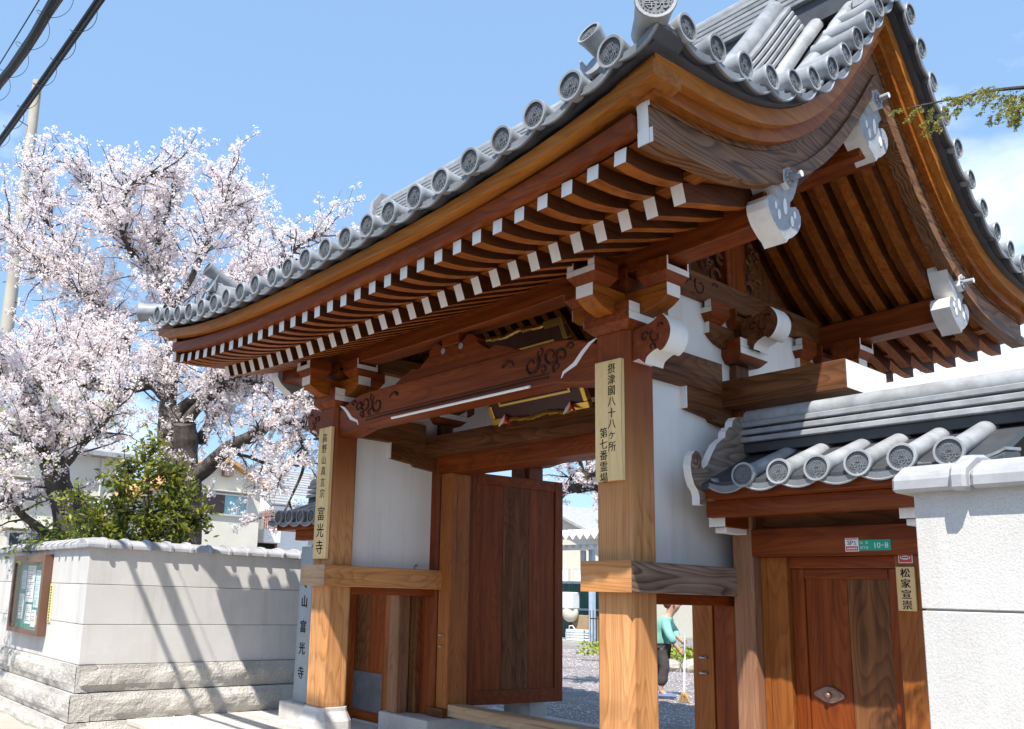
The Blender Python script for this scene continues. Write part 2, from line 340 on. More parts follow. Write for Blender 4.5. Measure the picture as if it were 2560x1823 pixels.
def glassmat():
    m, nt, b = newmat('glass'); b.inputs['Base Color'].default_value = (.9, .95, .95, 1); b.inputs['Roughness'].default_value = .02
    tr = N(nt, 'ShaderNodeBsdfTransparent'); gl = N(nt, 'ShaderNodeBsdfGlossy'); gl.inputs['Roughness'].default_value = .02
    ms = N(nt, 'ShaderNodeMixShader'); ms.inputs[0].default_value = .13
    nt.links.new(tr.outputs[0], ms.inputs[1]); nt.links.new(gl.outputs[0], ms.inputs[2]); nt.links.new(ms.outputs[0], nt.nodes['Material Output'].inputs[0])
glassmat()

# ------------------------------------------------------------------ lettering
_glyph = {}
def glyph(ch, depth=.03):
    """verts/faces of one character, centred, 1 unit tall, in the xz plane, front towards -y"""
    k = (ch, depth)
    if k not in _glyph:
        cu = bpy.data.curves.new('glyph', 'FONT'); cu.body = ch; cu.extrude = depth; cu.resolution_u = 2
        o = bpy.data.objects.new('glyph', cu); COL.objects.link(o)
        dg = bpy.context.evaluated_depsgraph_get(); dg.update()
        me = bpy.data.meshes.new_from_object(o.evaluated_get(dg))
        vs = [tuple(v.co) for v in me.vertices]; fs = [tuple(p.vertices) for p in me.polygons]
        bpy.data.objects.remove(o); bpy.data.curves.remove(cu); bpy.data.meshes.remove(me)
        a = np.array(vs); cx = (a[:, 0].min()+a[:, 0].max())/2; cy = (a[:, 1].min()+a[:, 1].max())/2
        h = .92 if ord(ch) > 0x2e00 else .72
        _glyph[k] = ([((q[0]-cx)/h, -q[2]/h, (q[1]-cy)/h) for q in vs], fs)
    return _glyph[k]
def letter(mb, ch, c, size, yaw=0., mat=0, sx=1., depth=.03, tilt=0., bold=0.):
    vs, fs = glyph(ch, depth); co, si = math.cos(yaw), math.sin(yaw); ct, st = math.cos(tilt), math.sin(tilt)
    out = []
    for dx in ((0,) if not bold else (-bold, bold)):
        out = []
        for q in vs:
            x, y, z = q[0]*size*sx+dx, q[1]*size, q[2]*size
            x, z = x*ct - z*st, x*st + z*ct
            out.append((c[0]+x*co-y*si, c[1]+x*si+y*co, c[2]+z))
        mb.add(out, fs, mat)

# ================================================================== THE SETTING
m = M(); m.add([(-400,-400,-.245),(400,-400,-.245),(400,400,-.245),(-400,400,-.245)], [(0,1,2,3)])
tag(m.build('ground', MT['sidewalk']), kind='structure')
m = M(); m.add([(-300,-60,-.241),(300,-60,-.241),(300,-3.4,-.241),(-300,-3.4,-.241)], [(0,1,2,3)])
tag(m.build('road', MT['asphalt']), kind='structure')
m = M(); m.box((-300,-3.4,-.30), (300,-3.25,-.12)); tag(m.build('kerb', MT['concrete'], bevel=.015), kind='structure')
m = M(); m.box((-300,-3.25,-.30), (300,-1.03,-.155)); tag(m.build('pavement', MT['sidewalk']), kind='structure')
m = M(); m.box((-40,1.95,-.3), (30,60,-.012)); m.box((-40,-1.5,-.3), (-4.45,1.95,-.014)); m.box((4.45,-1.5,-.3), (30,1.95,-.014))
tag(m.build('courtyard', MT['gravel']), kind='structure')
# forecourt of granite slabs laid with open joints
base = M(); base.box((-4.34,-1.02,-.3), (4.34,1.95,-.03)); plaza = base.build('forecourt', MT['concrete']); tag(plaza, kind='structure')
slab_mesh = {}
y = -1.03; row = 0
while y < 1.9:
    h = .42 if row else .36
    x = -4.34 - (row % 2)*.42
    while x < 4.34:
        x0, x1 = max(x, -4.33), min(x+.84, 4.33)
        if x1-x0 > .1:
            w = round(x1-x0-.008, 3); hh = h-.008
            if (w, hh) not in slab_mesh:
                q = M(); q.box((-w/2,-hh/2,-.05), (w/2,hh/2,0)); slab_mesh[(w, hh)] = q.mesh('slab', [MT['granite_pave']], bevel=.005)
            inst('slab', slab_mesh[(w, hh)], plaza, ((x0+x1)/2, y+h/2, random.uniform(-.0015,.0015)))
        x += .84
    y += h; row += 1

# ================================================================== ROOF SHAPE (metres; ridge over y = YR)
YR = 1.36; EAVE = 2.92
_t = np.array([0,.27,.44,.61,.79,.98,1.265,1.49,1.75,2.01,2.27,2.55,2.92])
_g = np.array([5.95,5.66,5.47,5.28,5.08,4.88,4.64,4.51,4.42,4.365,4.335,4.32,4.315])
_pc = np.polyfit(_t, _g, 5)
def S(x): return .013*x*x + .0018*x**4
def Gt(t): return float(np.polyval(_pc, min(max(t, 0), 3.1)))
def Zt(x, t):                                   # height of the round tiles' axis
    return Gt(t) - (S(3.28)-S(x))*(t/EAVE)**2
def slope(x, t, e=.02): return (Zt(x, t+e)-Zt(x, t-e))/(2*e)
def yz(x, t, n, side=-1):                       # point at depth n below the tile axis, side -1 front / +1 rear
    s = slope(x, t); k = math.hypot(1, s)
    # outward direction (towards eave) is +t ; normal down = (s, -1)/k in (t,z)
    return (YR + side*(t + n*s/k), Zt(x, t) - n/k)
_ru = np.polyfit([1.8,1.9,2.137,2.4,2.672], [3.86,3.81,3.702,3.628,3.596], 3)
def RU(t, x): return float(np.polyval(_ru, t)) + (.0115*x*x+.0007*x**4)*(t/2.672)**2
RLs = np.polyfit([0,.3,.6,1.0,1.36,1.75,2.137], [4.97,4.70,4.40,4.07,3.872,3.70,3.572], 4)
def RL(t, x): return float(np.polyval(RLs, t)) + (.0081*x*x+.0006*x**4)*(t/2.137)**2

gate = thing('temple_gate', 'large timber temple gate with grey tiled roof, white-tipped rafters and an open door', 'gate', (0, YR, 0))
A = 1.826
def smooth_path2(pts, k=4):
    P = [pts[0]]+list(pts)+[pts[-1]]; out = []
    for i in range(1, len(P)-2):
        a, b, c, d = [np.array(q) for q in P[i-1:i+3]]
        for j in range(k):
            t = j/k; q = .5*((2*b)+(c-a)*t+(2*a-5*b+4*c-d)*t*t+(3*b-a-3*c+d)*t**3); out.append((float(q[0]), float(q[1])))
    out.append(tuple(pts[-1])); return out
# ---- posts, base stones
def chpost(m, cx, cy, w, ch, z0, z1, mat=0, flare=0):
    h = w/2
    o = [(-h+ch,-h),(h-ch,-h),(h,-h+ch),(h,h-ch),(h-ch,h),(-h+ch,h),(-h,h-ch),(-h,-h+ch)]
    r0 = [(cx+a*(1-flare), cy+b*(1-flare), z0) for a, b in o]; rm = [(cx+a, cy+b, z0+.04) for a, b in o]; r1 = [(cx+a, cy+b, z1) for a, b in o]
    m.loft([r0, rm, r1] if flare else [r0, r1], mat)
for sx in (-1, 1):
    for y, z0, z1, nm in ((0, .364, 3.272, 'front_post'), (2*YR, .364, 3.272, 'rear_post')):
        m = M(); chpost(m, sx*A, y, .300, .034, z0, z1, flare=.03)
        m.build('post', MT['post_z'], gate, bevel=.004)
        m = M()                                     # dressed base stone: octagonal neck, swelling block
        def ring(w, ch, z): 
            h = w/2; return [(sx*A+a, y+b, z) for a, b in [(-h+ch,-h),(h-ch,-h),(h,-h+ch),(h,h-ch),(h-ch,h),(-h+ch,h),(-h,h-ch),(-h,-h+ch)]]
        m.loft([ring(.36,.05,-.05), ring(.40,.07,.06), ring(.43,.085,.16), ring(.425,.08,.235), ring(.385,.065,.275), ring(.33,.042,.325), ring(.325,.04,.3635)])
        m.build('base_stone', MT['granite'], gate, bevel=.006)
    m = M(); chpost(m, sx*A, YR, .31, .03, .212, 2.912); m.build('main_post', MT['red_z'], gate, bevel=.004)
    m = M(); m.box((sx*A-.415, .93, -.05), (sx*A+.415, 1.80, .21)); m.build('base_stone', MT['granite'], gate, bevel=.01)
    # door jamb beside the main post, with two iron eyes
    x0, x1 = sorted((sx*1.655, sx*1.475)); m = M(); m.box((x0, 1.235, .213), (x1, 1.50, 2.735)); j = m.build('door_jamb', MT['jamb_z'], gate, bevel=.004)
    for z in (1.03, .915):
        m = M(); xx = sx*1.575
        m.tube([(xx-.02,1.236,z),(xx-.02,1.205,z),(xx+.02,1.205,z),(xx+.02,1.236,z)], .007, 6); m.ball((xx-.02,1.225,z), .013, 6, 4); m.ball((xx+.02,1.225,z), .013, 6, 4)
        m.build('iron_eye', MT['steel'], j)
    # door leaf, standing open inwards
    hx, hy, ex, ey = sx*1.60, 1.56, sx*1.435, 2.90
    dv = Vector((ex-hx, ey-hy, 0)); ln = dv.length; dv.normalize(); nv = Vector((-dv.y, dv.x, 0))*(1 if sx > 0 else -1); nv = -nv if (nv.x*sx) > 0 else nv
    def dpt(a, b, z): q = Vector((hx, hy, z)) + dv*a + nv*b; return tuple(q)
    def dbox(m, a0, a1, b0, b1, z0, z1):
        m.add([dpt(a0,b0,z0),dpt(a1,b0,z0),dpt(a1,b1,z0),dpt(a0,b1,z0),dpt(a0,b0,z1),dpt(a1,b0,z1),dpt(a1,b1,z1),dpt(a0,b1,z1)], [(0,3,2,1),(4,5,6,7),(0,1,5,4),(1,2,6,5),(2,3,7,6),(3,0,4,7)])
    Z0, Z1 = .30, 2.79; st = .115
    m = M(); dbox(m, 0, st, -.03, .03, Z0, Z1); leaf = m.build('door_leaf', MT['red_z'], gate, bevel=.004)
    for a0, a1 in ((ln-st, ln),):
        m = M(); dbox(m, a0, a1, -.03, .03, Z0, Z1); m.build('stile', MT['red_z'], leaf, bevel=.004)
    for z0, z1 in ((Z0, Z0+.15), (Z1-.12, Z1)):
        m = M(); dbox(m, st+.001, ln-st-.001, -.029, .029, z0, z1); m.build('rail', MT['red_x'], leaf, bevel=.004)
    w = (ln-2*st)/3
    for k, mt in enumerate(('red_z', 'brown_z', 'red_z')):
        m = M(); dbox(m, st+w*k+.0015, st+w*(k+1)-.0015, -.012, .012, Z0+.148, Z1-.118); m.build('plank', MT[mt], leaf, bevel=.003)
    # waist tie: runs from in front of the front post back past the main post
    m = M(); m.box((sx*A-.212, -.222, 1.497), (sx*A+.212, 1.345, 1.698)); tie = m.build('waist_tie', MT['honey_y'] if sx < 0 else MT['grey_y'], gate, bevel=.005)
    m = M(); m.box((sx*A-.2125, -.2255, 1.4965), (sx*A+.2125, -.2225, 1.6985)); m.build('end_grain', MT['lightpost_x'] if sx < 0 else MT['honey_x'], tie)
    m = M(); m.box((sx*A-.12, .152, 1.425), (sx*A+.12, 1.203, 1.4965)); m.build('lower_rail', MT['red_y'], gate, bevel=.003)
    # plaster between front and main post
    m = M(); m.box((sx*A-.04, .149, 1.6985), (sx*A+.04, 1.206, 3.012)); m.build('plaster_panel', MT['plaster'], gate)
    # head tie over the panel, stepped corbel under it at the main post
    m = M(); m.box((sx*A-.10, .150, 3.013), (sx*A+.10, 1.06, 3.262)); m.build('head_tie', MT['brown_y'], gate, bevel=.004)
    m = M(); m.prism([(.60,3.012),(.60,2.845),(.90,2.815),(.925,2.79),(1.20,2.765),(1.20,3.012)], 0, sx*A-.095, sx*A+.095); c = m.build('corbel', MT['brown_y'], gate, bevel=.003)
    m = M(); m.box((sx*A-.094, .590, 2.846), (sx*A+.094, .5995, 3.011)); m.build('painted_end', MT['white'], c)
    # carved noses outside the front post
    nose = [(0,3.266),(.11,3.281),(.17,3.30),(.235,3.335),(.275,3.30),(.302,3.25),(.308,3.20),(.295,3.15),(.265,3.105),(.228,3.082),(.20,3.10),(.155,3.085),(.115,3.058),(.10,3.018),(.05,3.06),(0,3.05)]
    def nosepart(cy, dz, dy=.1, wood_='red_y', ext=1.0):
        P3 = smooth_path2([(a, z) for a, z in nose[1:14]]); full_ = [nose[0]]+P3+nose[14:]
        pts = [(sx*(A+.151+a*ext), z+dz) for a, z in full_]
        m = M(); m.prism(pts, 1, cy-dy, cy+dy, 1, 0); o = m.build('carved_nose', [MT[wood_], MT['white']], gate, smooth=True)
        for yy in (cy-dy,):
            g = M()
            for (ca, cz, r, a0, a1) in ((.10,3.20,.035,.5,6.5),(.19,3.19,.05,2.2,7.2),(.16,3.12,.03,-.5,4.5),(.22,3.25,.03,.2,3.4)):
                P = []
                for q in range(17):
                    th = a0+(a1-a0)*q/16; rr = r*(1-.75*q/16); P.append((sx*(A+.151+(ca+rr*math.cos(th))*ext), yy-.0005, cz+dz+rr*math.sin(th)))
                g.tube(P, [.009*(1-.5*q/16) for q in range(17)], 5)
            g.build('scroll_carving', MT['carve_y'], o)
    nosepart(0, 0)
    nosepart(YR, .375, .1, 'brown_y')
# ---- threshold, lintels
m = M(); m.box((-2.88, 1.05, 2.913), (2.88, 1.67, 3.124), 0, {'-x':1, '+x':1}); m.build('lintel_beam', [MT['brown_x'], MT['white']], gate, bevel=.006)
m = M(); m.box((-1.668, 1.20, 2.738), (1.668, 1.52, 2.9125)); m.build('inner_lintel', MT['red_x'], gate, bevel=.004)
m = M(); m.box((-1.47, 1.24, .225), (1.47, 1.42, .345)); m.build('threshold', MT['lightpost_x'], gate, bevel=.006)
for sx in (-1, 1):
    x0, x1 = sorted((sx*1.72, sx*1.471)); m = M(); m.box((x0, 1.17, .2125), (x1, 1.2345, .30)); m.build('threshold_socket', MT['brown_x'], gate, bevel=.004)
# ---- rainbow beam between the front posts (slightly arched underside)
for yb, side in ((0, -1), (2*YR, 1)):
    top = []; bot = []
    for k in range(25):
        x = -1.676 + 3.352*k/24; e = abs(x)/1.676
        top.append((x, 3.352 - .11*max(0, e-.78)**1.3/.14))
        bot.append((x, 3.022 - .05*min(1, max(0, (e-.80)/.06))))
    m = M(); m.prism(bot+top[::-1], 1, yb-.105, yb+.105); kb = m.build('rainbow_beam', MT['red_x'], gate, bevel=.012)
    if side < 0:
        for sx in (-1, 1):
            # white-edged sleeve cut and scroll carving near each end
            P = [(sx*q[0], -.1065, q[1]) for q in ((1.672,3.285),(1.60,3.255),(1.53,3.20),(1.46,3.13),(1.40,3.105),(1.35,3.085),(1.325,3.045))]
            W = [.004,.018,.024,.026,.020,.016,.004]
            m = M(); n = len(P)
            vs = []; 
            for p, w in zip(P, W): vs += [(p[0]-sx*w*.5, p[1]-.001, p[2]+w*.5), (p[0]+sx*w*.5, p[1]-.001, p[2]-w*.5), (p[0]+sx*w*.5, p[1]+.004, p[2]-w*.5), (p[0]-sx*w*.5, p[1]+.004, p[2]+w*.5)]
            m.loft([vs[4*i:4*i+4] for i in range(n)]); m.build('white_edge', MT['white'], kb)
            g = M()
            for (ca, cz, r, a0, a1, w) in ((1.22,3.24,.075,3.6,10.5,.011),(1.33,3.22,.055,0,6.2,.010),(1.02,3.20,.085,2.6,9.2,.012),(.80,3.205,.11,.35,2.2,.011),(1.14,3.14,.035,1,7,.008),(1.42,3.27,.035,0,6,.008),(1.28,3.14,.04,-1,5,.009),(1.1,3.28,.04,2,8,.007)):
                P = []
                for q in range(19):
                    th = a0+(a1-a0)*q/18; rr = r*(1-.7*q/18); P.append((sx*(ca-rr*math.cos(th)), -.1055, cz+rr*math.sin(th)))
                g.tube(P, [1.5*w*(1-.6*q/18) for q in range(19)], 5)
            g.build('scroll_carving', MT['carve_x'], kb)
        # incised moulding lines along the lower edge
        for dz, w in ((.058, .010), (.085, .006)):
            g = M(); g.tube([(x, -.1045, 3.022+dz-.03*max(0, abs(x)/1.2-.8)) for x in np.linspace(-1.2, 1.2, 21)], w, 5); g.build('moulding', MT['carve_x'], kb)
# ---- frog-leg strut over the rainbow beam
half = [(0,3.60),(.05,3.575),(.10,3.58),(.13,3.60),(.20,3.645),(.27,3.63),(.325,3.585),(.315,3.555),(.40,3.50),(.47,3.455),(.56,3.475),(.62,3.455),(.70,3.43),(.80,3.385),(.87,3.345)]
low = [(.55,3.353),(.30,3.353),(0,3.353)]
out = half + [(a, z) for a, z in low]; full = [(a, z) for a, z in out] + [(-a, z) for a, z in out[::-1] if a > 0]
m = M(); m.prism(full, 1, -.055, .055); fl = m.build('frog_leg_strut', MT['red_x'], gate, bevel=.006)
for sx in (-1, 1):
    for ca, cz, r in ((.118,3.552,.028),):
        m = M(); m.tube([(sx*ca, -.058, cz), (sx*ca, .058, cz)], r, 12); m.build('pierced_eye', MT['gegyo_grey'], fl)
m = M(); m.box((-.11,-.08,3.58),(.11,.08,3.6785)); m.build('strut_block', [MT['red_x']], fl, bevel=.004)
# ---- bracket sets
def bracket(cx, cy, zb, out=0, wood_='orange'):
    b = M(); w = .20; s = .076
    # big bearing block, slotted both ways
    def ring(h, z): return [(cx-h,cy-h,z),(cx+h,cy-h,z),(cx+h,cy+h,z),(cx-h,cy+h,z)]
    b.loft([ring(.145, zb), ring(.16, zb+.012), ring(w, zb+.055), ring(w, zb+.11)], 0)
    for ax in (-1, 1):
        for ay in (-1, 1):
            x0, x1 = sorted((cx+ax*s, cx+ax*w)); y0, y1 = sorted((cy+ay*s, cy+ay*w))
            b.box((x0,y0,zb+.1101),(x1,y1,zb+.185), 0, {('+x' if ax > 0 else '-x'):1})
    for ax in (-1, 1): 
        xx = cx+ax*(w+.001); b.add([(xx,cy-w,zb+.056),(xx,cy+w,zb+.056),(xx,cy+w,zb+.11),(xx,cy-w,zb+.11)], [(0,1,2,3)], 1)
    root = b.build('bearing_block', [MT['red_y'], MT['white']], gate, bevel=.003)
    z0, z1 = zb+.112, zb+.287; L = .42
    prof = [(-L,z1),(-L,z0+.085),(-L+.05,z0+.05),(-L+.11,z0+.022),(-L+.19,z0+.004),(-L+.24,z0),(L-.24,z0),(L-.19,z0+.004),(L-.11,z0+.022),(L-.05,z0+.05),(L,z0+.085),(L,z1)]
    pf = prof if not out else [(-out*a, z) for a, z in prof if a < .1]+[(-out*(-.13), z0), (-out*(-.13), z1)] if out < 0 else [(-a, z) for a, z in prof if a < .1]
    if out: pf = [(-out*abs(a), z) for a, z in prof[:6]]+[(out*.13, z0), (out*.13, z1)]
    m = M(); m.prism([(cx+a, z) for a, z in pf], 1, cy-.074, cy+.074); q = m.build('bracket_arm', MT[wood_+'_x'], root, bevel=.003)
    m = M(); m.prism([(cy+a, z+.0005) for a, z in prof], 0, cx-.075, cx+.075); q2 = m.build('bracket_arm', MT[wood_+'_y'], root, bevel=.003)
    for e in (-1, 1):
        m = M()
        if e != out: m.box((cx+min(e*L,e*(L+.003)), cy-.073, z0+.087), (cx+max(e*L,e*(L+.003)), cy+.073, z1-.001)).build('painted_end', MT['white'], root)
        m = M(); m.box((cx-.074, cy+min(e*L,e*(L+.003)), z0+.0875), (cx+.074, cy+max(e*L,e*(L+.003)), z1-.0005)); m.build('painted_end', MT['white'], root)
    zz = z1+.001
    for dx, dy in ((0,0),(-1,0),(1,0),(0,-1),(0,1)):
        if out and dx == out: continue
        px, py = cx+dx*(L-.085), cy+dy*(L-.085); h = .125
        m = M(); 
        def rg(hh, z): return [(px-hh,py-hh,z),(px+hh,py-hh,z),(px+hh,py+hh,z),(px-hh,py+hh,z)]
        m.loft([rg(.082, zz), rg(.09, zz+.01), rg(h, zz+.062), rg(h, zz+.105)])
        sl = .105
        for e in (-1, 1):
            if dy == 0:
                y0, y1 = sorted((py+e*sl, py+e*h)); m.box((px-h,y0,zz+.1051),(px+h,y1,zz+.165), 0, {'+x':1, '-x':1} if dx else {})
            else:
                x0, x1 = sorted((px+e*sl*.6, px+e*h)); m.box((x0,py-h,zz+.1051),(x1,py+h,zz+.165), 0, {'-y':1, '+y':1})
        if dx: m.add([(px+dx*(h+.001),py-h,zz+.063),(px+dx*(h+.001),py+h,zz+.063),(px+dx*(h+.001),py+h,zz+.105),(px+dx*(h+.001),py-h,zz+.105)], [(0,1,2,3)], 1)
        if dy: m.add([(px-h,py+dy*(h+.001),zz+.063),(px+h,py+dy*(h+.001),zz+.063),(px+h,py+dy*(h+.001),zz+.105),(px-h,py+dy*(h+.001),zz+.105)], [(0,1,2,3)], 1)
        m.build('small_block', [MT['red_y'], MT['white']], root, bevel=.0025)
for sx in (-1, 1):
    bracket(sx*A, 0, 3.273); bracket(sx*A, 2*YR, 3.273); bracket(sx*A, YR, 3.30, sx, 'brown')
    m = M(); m.box((sx*A-.09, YR-.09, 3.125), (sx*A+.09, YR+.09, 3.2995)); m.build('strut_post', MT['brown_z'], gate, bevel=.003)
    # plaster over the head tie and gable tie beam with carved ends
    m = M(); m.box((sx*A-.03, -.06, 3.2625), (sx*A+.03, 1.27, 3.741)); m.build('plaster_panel', MT['plaster'], gate)
    m = M(); m.box((sx*A-.028, 1.061, 3.1248), (sx*A+.028, 1.269, 3.2622)); m.build('plaster_panel', MT['plaster'], gate)
    m = M(); m.box((sx*A-.03, 1.45, 3.1245), (sx*A+.03, 2.78, 3.741)); m.build('plaster_panel', MT['plaster'], gate)
    m = M(); m.box((sx*A-.095, -.05, 3.742), (sx*A+.095, 2.77, 3.945)); gb = m.build('gable_tie', MT['brown_y'], gate, bevel=.012)
    g = M(); X = sx*(A+.096)
    for (cy, cz, r, a0, a1) in ((.62,3.85,.06,0,6.5),(.80,3.83,.075,2.5,8.5),(.98,3.86,.06,.4,2.4),(2.1,3.85,.06,0,6.5),(1.93,3.83,.075,2.5,8.5)):
        P = []
        for q in range(17):
            th = a0+(a1-a0)*q/16; rr = r*(1-.7*q/16); P.append((X, cy+rr*math.cos(th), cz+rr*math.sin(th)))
        g = M(); g.tube(P, [.009*(1-.5*q/16) for q in range(17)], 5); g.build('scroll_carving', MT['carve_y'], gb)
    # king strut with carved wings, dark boarding of the gable behind
    m = M(); m.prism([(YR-.12,3.9455),(YR-.14,4.35),(YR-.10,4.62),(YR+.10,4.62),(YR+.14,4.35),(YR+.12,3.9455)], 0, sx*A-.07, sx*A+.07); ks = m.build('king_strut', MT['red_z'], gate, bevel=.01)
    for e in (-1, 1):
        g = M()
        for k in range(9):
            th = k*.7; P = []
            cy, cz, r = YR+e*(.24+.14*math.sin(k*1.3)), 4.02+.055*k, .075-.004*k
            for q in range(13):
                a = th+5*q/12; rr = r*(1-.6*q/12); P.append((sx*(A+.02), cy+rr*math.cos(a), cz+rr*math.sin(a)))
            g.tube(P, .016, 5)
        tag(g.build('carved_wing', MT['brown_z'], ks), kind='stuff')
    xs = (sx*A-.058, sx*A-.038)
    m = M(); m.prism([(.42,3.9455),(2.30,3.9455),(YR+.5,4.38),(YR,4.86),(YR-.5,4.38)], 0, min(xs), max(xs)); m.build('gable_boarding', MT['brown_z'], gate)
# ---- purlins (ends curve up a little)
def purlin(y, z0, h, w, name):
    rings = []
    for x in np.linspace(-2.985, 2.985, 25):
        dz = .0075*x*x*(1 if abs(x) > 1 else .6) if y != YR else .004*x*x
        rings.append([(x,y-w,z0+dz),(x,y+w,z0+dz),(x,y+w,z0+h+dz),(x,y-w,z0+h+dz)])
    m = M(); m.loft(rings); return m.build(name, MT['red_x'], gate, bevel=.006)
purlin(0, 3.672, .20, .10, 'eave_purlin'); purlin(2*YR, 3.672, .20, .10, 'eave_purlin'); purlin(YR, 4.625, .30, .12, 'ridge_purlin')
# ---- rafters: 31 base rafters and 31 flying rafters on each slope, ends painted white
SP = .1902
def rafter(x, side, fly):
    f = RU if fly else RL; h = .088 if fly else .12; w = .04
    ts = np.linspace(2.672, 1.86, 9) if fly else np.linspace(2.137, .02, 13)
    rings = []
    for i, t in enumerate(ts):
        z = f(t, x); e = .02; s = (f(t+e, x)-f(t-e, x))/(2*e) if i else (f(t, x)-f(t-e, x))/e
        k = math.hypot(1, s); dt, dz = -s/k*h, h/k
        rings.append([(x-w, YR+side*t, z), (x+w, YR+side*t, z), (x+w, YR+side*(t+dt*1.0), z+dz), (x-w, YR+side*(t+dt*1.0), z+dz)])
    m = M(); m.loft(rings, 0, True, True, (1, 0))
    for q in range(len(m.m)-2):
        if q % 4 in (1, 3): m.m[q] = 2  # side faces take the darkened wood that stands in for shade
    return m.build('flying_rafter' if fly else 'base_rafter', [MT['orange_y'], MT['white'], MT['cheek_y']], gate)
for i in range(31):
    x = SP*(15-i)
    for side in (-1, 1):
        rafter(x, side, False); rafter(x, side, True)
# ---- boards: soffit over the rafters, edge boards over the rafter ends
def strip(name, mat, fn, xs, y0, y1, z0, z1, bevel=.004):
    rings = []
    for x in xs:
        d = fn(x); rings.append([(x,y0,z0+d),(x,y1,z0+d),(x,y1,z1+d),(x,y0,z1+d)])
    m = M(); m.loft(rings); return m.build(name, MT[mat], gate, bevel=bevel)
XS = np.linspace(-3.0, 3.0, 41)
fl_ = lambda x: .0081*x*x+.0006*x**4
fu_ = lambda x: .0115*x*x+.0009*x**4
fe_ = lambda x: .0120*x*x+.00145*x**4
for side in (-1, 1):
    yy = lambda t: YR+side*t
    a, b = sorted((yy(2.16), yy(2.04))); strip('rafter_end_board', 'orange_x', fl_, np.linspace(-2.97,2.97,41), a, b, 3.700, 3.742)
    a, b = sorted((yy(2.735), yy(2.60))); strip('eave_board', 'red_x', fu_, np.linspace(-2.978,2.978,41), a, b, 3.688, 3.785)
    a, b = sorted((yy(2.815), yy(2.58))); strip('eave_fascia', 'amber_x', fe_, np.linspace(-3.185,3.185,45), a, b, 3.7855, 3.872)
    # soffit boards
    rings = []
    m = M(); nx, ntt = 25, 17; vs = []
    for i in range(nx):
        x = -2.97+5.94*i/(nx-1)
        for j in range(ntt):
            t = 2.10*j/(ntt-1); vs.append((x, yy(t), RL(t, x)+.122*math.hypot(1, .35 if t > .8 else .9)))
    fs = [(i*ntt+j, (i+1)*ntt+j, (i+1)*ntt+j+1, i*ntt+j+1) for i in range(nx-1) for j in range(ntt-1)]
    m.add(vs, fs); vs2 = []
    for i in range(nx):
        x = -3.0+6.0*i/(nx-1)
        for j in range(8):
            t = 1.9+.75*j/7; vs2.append((x, yy(t), RU(t, x)+.091))
    m.add(vs2, [(i*8+j, (i+1)*8+j, (i+1)*8+j+1, i*8+j+1) for i in range(nx-1) for j in range(7)])
    m.build('soffit', MT['orange_y'], gate)
# ---- bargeboards and the stepped boards above them, both gables
def barge_edge(xr, t, n, side):
    f = lambda q: q + n*slope(xr, q)/math.hypot(1, slope(xr, q))
    if f(t) < 0:                                  # the two slopes meet on the ridge line
        lo, hi = t, 1.2
        for _ in range(30):
            mid = (lo+hi)/2; lo, hi = (mid, hi) if f(mid) < 0 else (lo, mid)
        return (YR, yz(xr, hi, n, side)[1])
    return yz(xr, t, n, side)
def barge(X0, X1, n0, n1, name, mat, t0=0.0, t1=2.74, side=-1, capm=None, parent=None):
    rings = []; xr = 3.2 if X1 > 0 else -3.2
    for t in np.linspace(t0, t1, 41):
        (ya, za), (yb, zb) = barge_edge(xr, t, n0, side), barge_edge(xr, t, n1, side)
        rings.append([(X0,ya,za),(X1,ya,za),(X1,yb,zb),(X0,yb,zb)])
    m = M(); m.loft(rings, 0, True, True, (0, 1) if capm else 0)
    return m.build(name, [MT[mat]]+([MT[capm]] if capm else []), parent or gate)
for sx in (-1, 1):
    for side in (-1, 1):
        o = lambda a, b: tuple(sorted((sx*a, sx*b)))
        barge(*o(2.62, 3.13), .080, .1050, 'tile_batten', 'tile_dark', t1=2.76, side=side)  # near-black batten, shadow band under the verge tiles put into its colour
        barge(*o(2.72, 3.175), .1052, .205, 'verge_fascia', 'amber_y', t1=2.79, side=side)
        barge(*o(2.86, 3.12), .2052, .285, 'verge_board', 'orange_y', t1=2.74, side=side)
        hb = barge(*o(2.985, 3.055), .2852, .520, 'bargeboard', 'barge_y', t1=2.705, side=side, capm='white')
        barge(*o(2.98, 3.078), .440, .5225, 'lower_moulding', 'barge_y', t1=2.703, side=side, capm='white', parent=hb)
        barge(*o(2.98, 3.066), .2853, .315, 'upper_moulding', 'barge_y', t1=2.703, side=side, capm='white', parent=hb)
